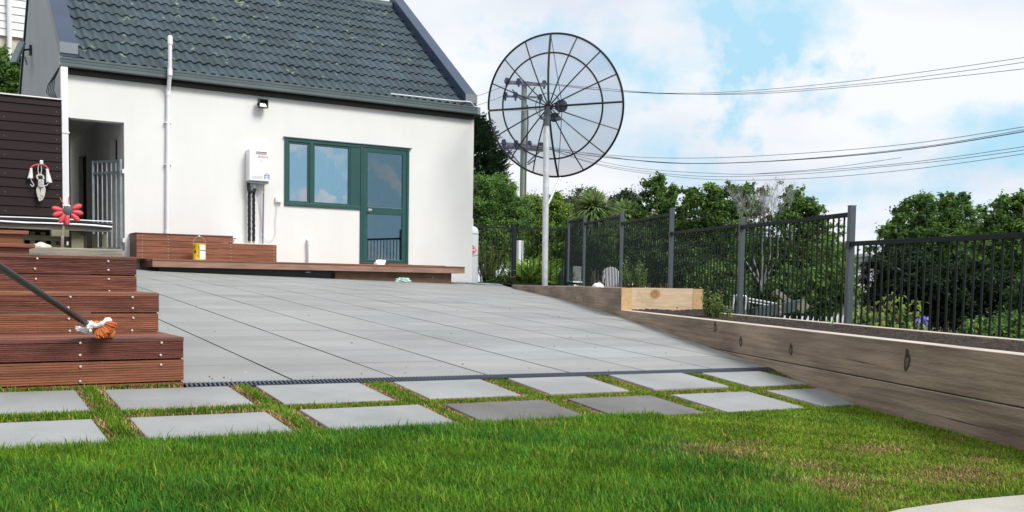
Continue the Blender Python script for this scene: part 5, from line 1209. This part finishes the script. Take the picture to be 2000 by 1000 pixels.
ptree('bushy_tree', 'dark undergrowth shrub low below the tall right tree', 'shrub', 15, 1890, 590, 95, 70, 130, .24, 190, .05, [(.014, .030, .010), (.020, .042, .013), (.03, .06, .018)], 54, gz=-3, group=GRP)
ptree('bushy_tree', 'dark shrub at the right edge low behind the pickets', 'shrub', 14, 2040, 600, 80, 70, 100, .22, 180, .05, DKG, 55, gz=-3, group=GRP)
ptree('bushy_tree', 'low dark shrub filling the ground behind the pickets at the lower right', 'shrub', 11.5, 1960, 668, 95, 42, 70, .18, 150, .045, DKG + MIDG, 57, gz=-2, group=GRP)
# near plants
def stems(name, label, cat, base, n, h, spread, lsize, cols, seed, group=None, per=26, droop=0.):
    base = Vector(base); t_ = thing(name, label, cat, base, group); R_ = random.Random(seed); mb = MB(); cl = []
    V = []; F = []; C = []; R2 = np.random.default_rng(seed)
    for i in range(n):
        a = R_.uniform(0, 2 * pi); tip = base + Vector((cos(a) * spread * R_.random(), sin(a) * spread * R_.random(), h * R_.uniform(.6, 1))); m_ = base.lerp(tip, .5) + Vector((R_.uniform(-.03, .03), R_.uniform(-.03, .03), 0))
        mb.tube([base + (tip - base) * 0 + Vector((cos(a), sin(a), 0)) * spread * .15, m_, tip], [.006, .005, .002], 5)
        for q in range(per):
            f = .15 + .85 * q / per; p_ = base.lerp(m_, f * 2) if f < .5 else m_.lerp(tip, f * 2 - 1); b_ = R_.uniform(0, 2 * pi); dv = Vector((cos(b_), sin(b_), .5 - droop)).normalized(); L_ = lsize * R_.uniform(.7, 1.2) * (1.15 - .5 * f); sv = dv.cross(UP).normalized() * L_ * .22
            col = Vector(cols[R_.randrange(len(cols))]) * R_.uniform(.75, 1.25); b0 = len(V)
            V += [tuple(p_), tuple(p_ + dv * L_ * .5 + sv + Vector((0, 0, .1 * L_))), tuple(p_ + dv * L_ - Vector((0, 0, droop * L_ * .5))), tuple(p_ + dv * L_ * .5 - sv + Vector((0, 0, .1 * L_)))]; F.append((b0, b0 + 1, b0 + 2, b0 + 3)); C += [(*col, 1)] * 4
    np_mesh('leaves', np.array(V), np.array(F), m_foliage, t_, np.array(C)); mb.build('stems', m_bark, t_); return t_
p = at(1238, 560, 10.6); stems('leafy_shrub', 'upright bright green shrub in front of the fence above the pine board', 'shrub', (p.x, p.y, -.32), 30, .60, .20, .055, LITG, 61, per=34)
p = at(1262, 560, 11.0); stems('leafy_shrub', 'smaller pale leaved shrub to the right of the upright one, above the pine board', 'shrub', (p.x, p.y, -.32), 12, .40, .14, .04, [(.13, .17, .09), (.10, .15, .06)], 62, per=22)
p = at(1392, 612, 8.3); stems('leafy_shrub', 'light green sprouting shrub at the right end of the fresh pine board', 'shrub', (p.x, p.y, -.42), 16, .44, .17, .06, LITG + YELG, 63, per=24)
p = at(1415, 600, 8.6); stems('leafy_shrub', 'low yellowish shrub beside the sprouting one, before the metal frame', 'shrub', (p.x, p.y, -.42), 10, .30, .12, .05, YELG, 64, per=20)
p = at(1300, 562, 11.2); stems('dry_plant', 'dry reddish seed heads behind the top of the pine board', 'plant', (p.x, p.y, -.3), 10, .34, .10, .03, [(.30, .20, .14), (.38, .28, .20)], 65, per=20)
p = at(1170, 556, 15.6); stems('dry_plant', 'grey twiggy plant between the two white chairs', 'plant', (p.x, p.y, -.3), 22, .55, .22, .03, [(.42, .40, .46), (.30, .30, .33)], 66, per=24)
for i, (px, d, h_, n_) in enumerate(((1690, 9.6, .92, 16), (1725, 9.9, .80, 14), (1762, 9.7, .95, 18), (1782, 9.3, .70, 12))):
    p = at(px, 640, d); n_ *= 2; h_ *= 1.08; stems('broadleaf_plant', ['yellow green leafy plant right behind the tallest fence post', 'low yellow green plant, second from the tallest fence post', 'tallest yellow green plant with drooping leaves, third from the fence post', 'shorter yellow plant left of the purple flower'][i], 'plant', (p.x, p.y, -1.0), n_, h_ * 1.0, .26, .13, YELG, 70 + i, 'yellow green plants behind the nearest panel', per=22, droop=.6)
p = at(1845, 655, 9.6); stems('dry_plant', 'orange brown dry plant between pickets, right of the purple flower', 'plant', (p.x, p.y, -1.0), 8, .72, .10, .05, [(.36, .20, .08), (.28, .16, .07)], 76, per=22)
p = at(1905, 665, 9.8); stems('broadleaf_plant', 'small pale green weed low at the far right behind the pickets', 'plant', (p.x, p.y, -1.0), 12, .62, .3, .07, YELG + LITG, 77, per=18)
p = at(1985, 665, 8.8); stems('broadleaf_plant', 'low green weed at the right edge behind the pickets', 'plant', (p.x, p.y, -.9), 12, .55, .25, .07, LITG, 78, per=18)
# strappy plants
def strap(label, px, py, d, gz, n, L_, w, cols, seed, name='strap_leaf_plant'):
    c = at(px, py, d); c.z = gz; t_ = thing(name, label, 'plant', c, 'strap leaved plants behind the low fence'); R_ = np.random.default_rng(seed); V = []; F = []; C = []
    for i in range(n):
        a = R_.uniform(0, 2 * pi); el = R_.uniform(.5, 1.4); l = L_ * R_.uniform(.6, 1.1); dv = np.array([cos(a) * cos(el), sin(a) * cos(el), sin(el)]); sv = np.array([-sin(a), cos(a), 0.]); col = np.array(cols[R_.integers(len(cols))]) * R_.uniform(.75, 1.3); b = len(V); o_ = np.array([R_.uniform(-.2, .2), R_.uniform(-.2, .2), 0])
        for q in range(6):
            f = q / 5; p_ = np.array(c) + o_ + dv * l * f + np.array([cos(a), sin(a), -1.0]) * .38 * l * f ** 2.4; ww = w * (1 - f ** 3) + .001; V += [p_ - sv * ww, p_ + sv * ww]; C += [(*col, 1)] * 2
        F += [(b + 2 * q, b + 2 * q + 1, b + 2 * q + 3, b + 2 * q + 2) for q in range(5)]
    np_mesh('leaves', np.array(V), np.array(F), m_foliage, t_, np.array(C)); return t_
ag = [(.24, .40, .05), (.32, .46, .07), (.18, .32, .05)]
strap('bright green arching plant left of the mast foot', 1035, 555, 20.0, -.12, 420, 1.05, .022, ag, 81)
strap('bright green grassy plant just right of the mast foot', 1085, 556, 21, -.15, 220, .75, .020, ag, 82)
strap('dark glossy strap leaved plant behind the post of the low fence', 985, 556, 20, -.15, 160, .62, .024, [(.07, .15, .035), (.12, .22, .05)], 83)
strap('pale rush like plant behind the corner post of the fences', 1104, 556, 20.2, -.1, 120, .55, .016, LITG, 84)
p = at(952, 520, 20.2); stems('leafy_shrub', 'drooping yellow green shrub right behind the gas bottle', 'shrub', (p.x, p.y, -.1), 34, 1.1, .45, .06, MIDG + YELG, 85, per=34)
# agapanthus flower
p = at(1800, 640, 9.5); fl2 = thing('agapanthus', 'purple flower head among pickets at the right', 'flower', (p.x, p.y, -1.0))
c_ = at(1801, 627, 9.5); mb = MB(); mb.tube([(p.x, p.y, -1.0), tuple(c_)], .006, 6); mb.build('stem', mat('stem_green', (.10, .20, .04), .6), fl2)
V, F, C = leaf_cloud([(*c_, .055)], 170, .026, [(.22, .19, .62), (.30, .28, .75), (.16, .14, .5)], 3); np_mesh('blossom', V, F, m_foliage, fl2, C)
# left hedge and neighbour
c = at(15, 145, 24)
tree('hedge_bush', 'dark green hedge bush above the brown wall at the left edge', 'hedge', (c.x, c.y, .3), crown_clumps(at(8, 165, 24), .75, .8, .85, 80, .22, 91, .3), 220, .055, MIDG + DKG, 91, r0=.08)
nb_ = thing('neighbour_house', 'white weatherboard house behind the brown wall at top left', 'house', (-1, 30, 2))
x1 = on_y(52, 60, 29).x; zb = on_y(25, 72, 29).z
mb = MB(); z = zb; 
while z < 9:
    mb.prism([(-9, 28.97, z), (-9, 29.0, z), (-9, 29.0, z + .19), (-9, 28.995, z + .19)], (x1 + 9, 0, 0)); z += .19
mb.build('weatherboards', m_weather, nb_)
mb = MB(); mb.box(-9, x1, 29.001, 34, zb, 9); mb.build('walls', m_weather, nb_); mb = MB(); mb.box(-9, x1 - .15, 29.05, 33.9, -1, zb - .001); mb.build('block_base', m_brick, nb_)
xd = on_y(18, 40, 28.9).x; mb = MB(); mb.tube([(xd, 28.88, 9), (xd, 28.88, zb), (xd, 28.95, zb - .35), (xd, 28.95, 1)], .06, 12); mb.build('downpipe', m_white, nb_, True)
mb = MB(); mb.prism([(-9.3, 28.6, 9), (-9.3, 34.4, 9), (-9.3, 31.5, 11)], (x1 + 9.6, 0, 0)); mb.build('roof', m_rooftp, nb_)

# far white house in the gap
c = at(1690, 560, 70); fh = thing('distant_house', 'white gabled house seen far off through the gap in the trees', 'house', (c.x, c.y, -6))
def fpt(px, py, dd=0): return at(px, py, 70 + dd)
back = FW * 8
mb = MB(); mb.prism([fpt(1672, 570), fpt(1730, 572), fpt(1730, 528), fpt(1700, 502), fpt(1672, 498)], back); mb.build('wall', m_weather, fh)
mb = MB(); mb.prism([fpt(1664, 497, -.5), fpt(1702, 494, -.5), fpt(1736, 524, -.5), fpt(1736, 530, -.5), fpt(1700, 500, -.5), fpt(1664, 503, -.5)], back + FW); mb.build('roof', mat('grey_roof', (.25, .26, .28), .6), fh)
for q in ((1676, 1690, 512, 524), (1678, 1696, 536, 550)):
    mb = MB(); mb.prism([fpt(q[0], q[3], -.1), fpt(q[1], q[3], -.1), fpt(q[1], q[2], -.1), fpt(q[0], q[2], -.1)], FW * .05); mb.build('window', m_cap, fh)

# white garden chairs, bin, dome
def chair(label, px, top, w, d, rnd):
    c = at(px, 556, d); t_ = thing('garden_chair', label, 'chair', (c.x, c.y, -.6), 'white garden chairs behind the fence'); X_ = RT; Y_ = FW
    zt = at(px, top, d).z; hw = w / 2 * d / FOC; mb = MB(); n = 12; vs = []
    o = Vector((c.x, c.y, 0))
    outline = []
    for i in range(n + 1):
        a = pi - pi * i / n; u = cos(a); z = (zt - hw * (.9 if rnd else .25)) + sin(a) ** (1 if rnd else .35) * hw * (.9 if rnd else .25); outline.append(o + X_ * u * hw + Vector((0, 0, z)) + Y_ * (.10 * (z + .2)))
    outline = [o - X_ * hw * .85 + Vector((0, 0, -.18))] + outline + [o + X_ * hw * .85 + Vector((0, 0, -.18))]
    mb.prism(outline, Y_ * .03); mb.build('backrest', m_white, t_, bevel=.008)
    mb = MB(); mb.bar(o - Y_ * .42 + Vector((0, 0, -.17)), o + Y_ * .0 + Vector((0, 0, -.19)), hw * 1.9, .035); mb.build('seat', m_white, t_, bevel=.01)
    for sx in (-1, 1):
        mb = MB(); mb.bar(o + X_ * sx * hw * .95 - Y_ * .42 + Vector((0, 0, .03)), o + X_ * sx * hw * .95 + Vector((0, 0, .04)), .05, .03); mb.build('armrest', m_white, t_, bevel=.006)
        for sy in (-.40, .02): mb = MB(); mb.bar(o + X_ * sx * hw * .9 + Y_ * sy + Vector((0, 0, -.6)), o + X_ * sx * hw * .92 + Y_ * sy + Vector((0, 0, .03)), .04, .04, up=(0, 1, 0)); mb.build('leg', m_white, t_)
chair('straight backed white chair behind the second fence post, left one', 1127, 520, 17, 20, False)
chair('round backed white chair behind the fence, right one', 1193, 521, 34, 19, True)
p = at(1104, 556, 19.6); mb = MB(); mb.lathe((p.x, p.y, -.5), [(.09, 0), (.13, .1), (.15, .55), (.14, .70), (.08, .80), (.02, .82)], 20); o = mb.build('water_butt', mat('bin_teal', (.03, .07, .075), .5), smooth=True); tag(o, 'dark teal rounded bin behind the corner of the two fences', 'bin')
p = at(1168, 562, 13.4); bm = bmesh.new(); bmesh.ops.create_uvsphere(bm, u_segments=24, v_segments=12, radius=1)
for v in bm.verts: v.co = Vector((v.co.x * .085, v.co.y * .08, v.co.z * .07)) * (1 + .08 * sin(9 * v.co.x) * cos(7 * v.co.z))
for f in bm.faces: f.smooth = True
me = bpy.data.meshes.new('plastic_bag'); bm.to_mesh(me); bm.free(); me.materials.append(m_cloth); o = lnk(bpy.data.objects.new('plastic_bag', me)); o.location = (p.x, p.y, -.045); tag(o, 'white plastic bag lying behind the top of the timber planter', 'bag')
p = at(1015, 506, 22); mb = MB(); mb.bar((p.x, p.y, -.3), (p.x, p.y, at(1015, 470, 22).z), .12, .1, up=(0, 1, 0)); o = mb.build('white_post', m_pvc, bevel=.01); tag(o, 'short white post in the bushes behind the low fence', 'post')

# salvage pile behind the middle panels
D_ = 11.5
fb = thing('salvaged_bench', 'dark metal slatted bench frame lying behind the middle fence post', 'bench', at(1440, 640, D_))
mb = MB()
for k in range(5): mb.bar(at(1408, 598 + k * 4.5, D_), at(1462, 602 + k * 4.5, D_ + .3), .03, .010)
mb.build('slats', m_galv2, fb)
mb = MB(); mb.tube(smooth_path([at(1430, 605, D_ - .1), at(1434, 582, D_ - .1), at(1438, 577, D_ - .1), at(1450, 578, D_ - .1), at(1457, 581, D_ - .1), at(1455, 605, D_ - .1)]), .012, 8); mb.tube([at(1455, 582, D_), at(1520, 594, D_ + .5)], .012, 8); mb.tube([at(1455, 588, D_), at(1520, 600, D_ + .5)], .010, 8); mb.build('arm', m_galv, fb, True)
mb = MB(); mb.bar(at(1513, 568, D_ + .6), at(1552, 598, D_ + .6), .10, .06); o = mb.build('timber_plank', m_oldwood, bevel=.004); tag(o, 'pale timber plank leaning up behind the fence', 'plank')
mb = MB(); mb.bar(at(1470, 612, D_ + .3), at(1575, 594, D_ + .3), .10, .13); o = mb.build('steel_beam', mat('green_grey_steel', (.06, .085, .085), .5, var=.2), bevel=.004); tag(o, 'dark green grey beam lying across the salvage behind the fence', 'beam')
mb = MB(); mb.bar(at(1560, 608, D_), at(1574, 592, D_), .08, .10); o = mb.build('timber_block', m_oldwood2, bevel=.005); tag(o, 'brown timber block at the end of the dark beam', 'timber')
mb = MB(); c_ = at(1522, 640, D_ - 1.5)
for k in range(6): cz = at(1522, 588 + k * 5.5, D_ - 1.5); mb.lathe(cz, [(.006, -.02), (.022 - .004 * (k % 2), -.008), (.020, .008), (.006, .02)], 10)
o = mb.build('twisted_ornament', m_oldwood, smooth=True); tag(o, 'small twisted grey ornament standing before the dark beam', 'ornament')
pk = thing('picket_edging', 'row of white pointed garden edging low behind the fence', 'garden edging', at(1580, 640, 9.6)); 
for k in range(12):
    px = 1528 + k * 11.5; b = at(px, 634 + .04 * (px - 1520), 9.7); t_ = at(px + 5, 616 + .03 * (px - 1520) - (5 if k > 8 else 0), 9.7); mb = MB(); mb.prism([b - RT * .018, b + RT * .022, t_ + RT * .008, t_ - RT * .004], FW * .012); mb.build('picket', m_white, pk)
mb = MB(); mb.bar(at(1525, 632, 9.73), at(1660, 640, 9.73), .012, .03); mb.build('rail', m_white, pk)
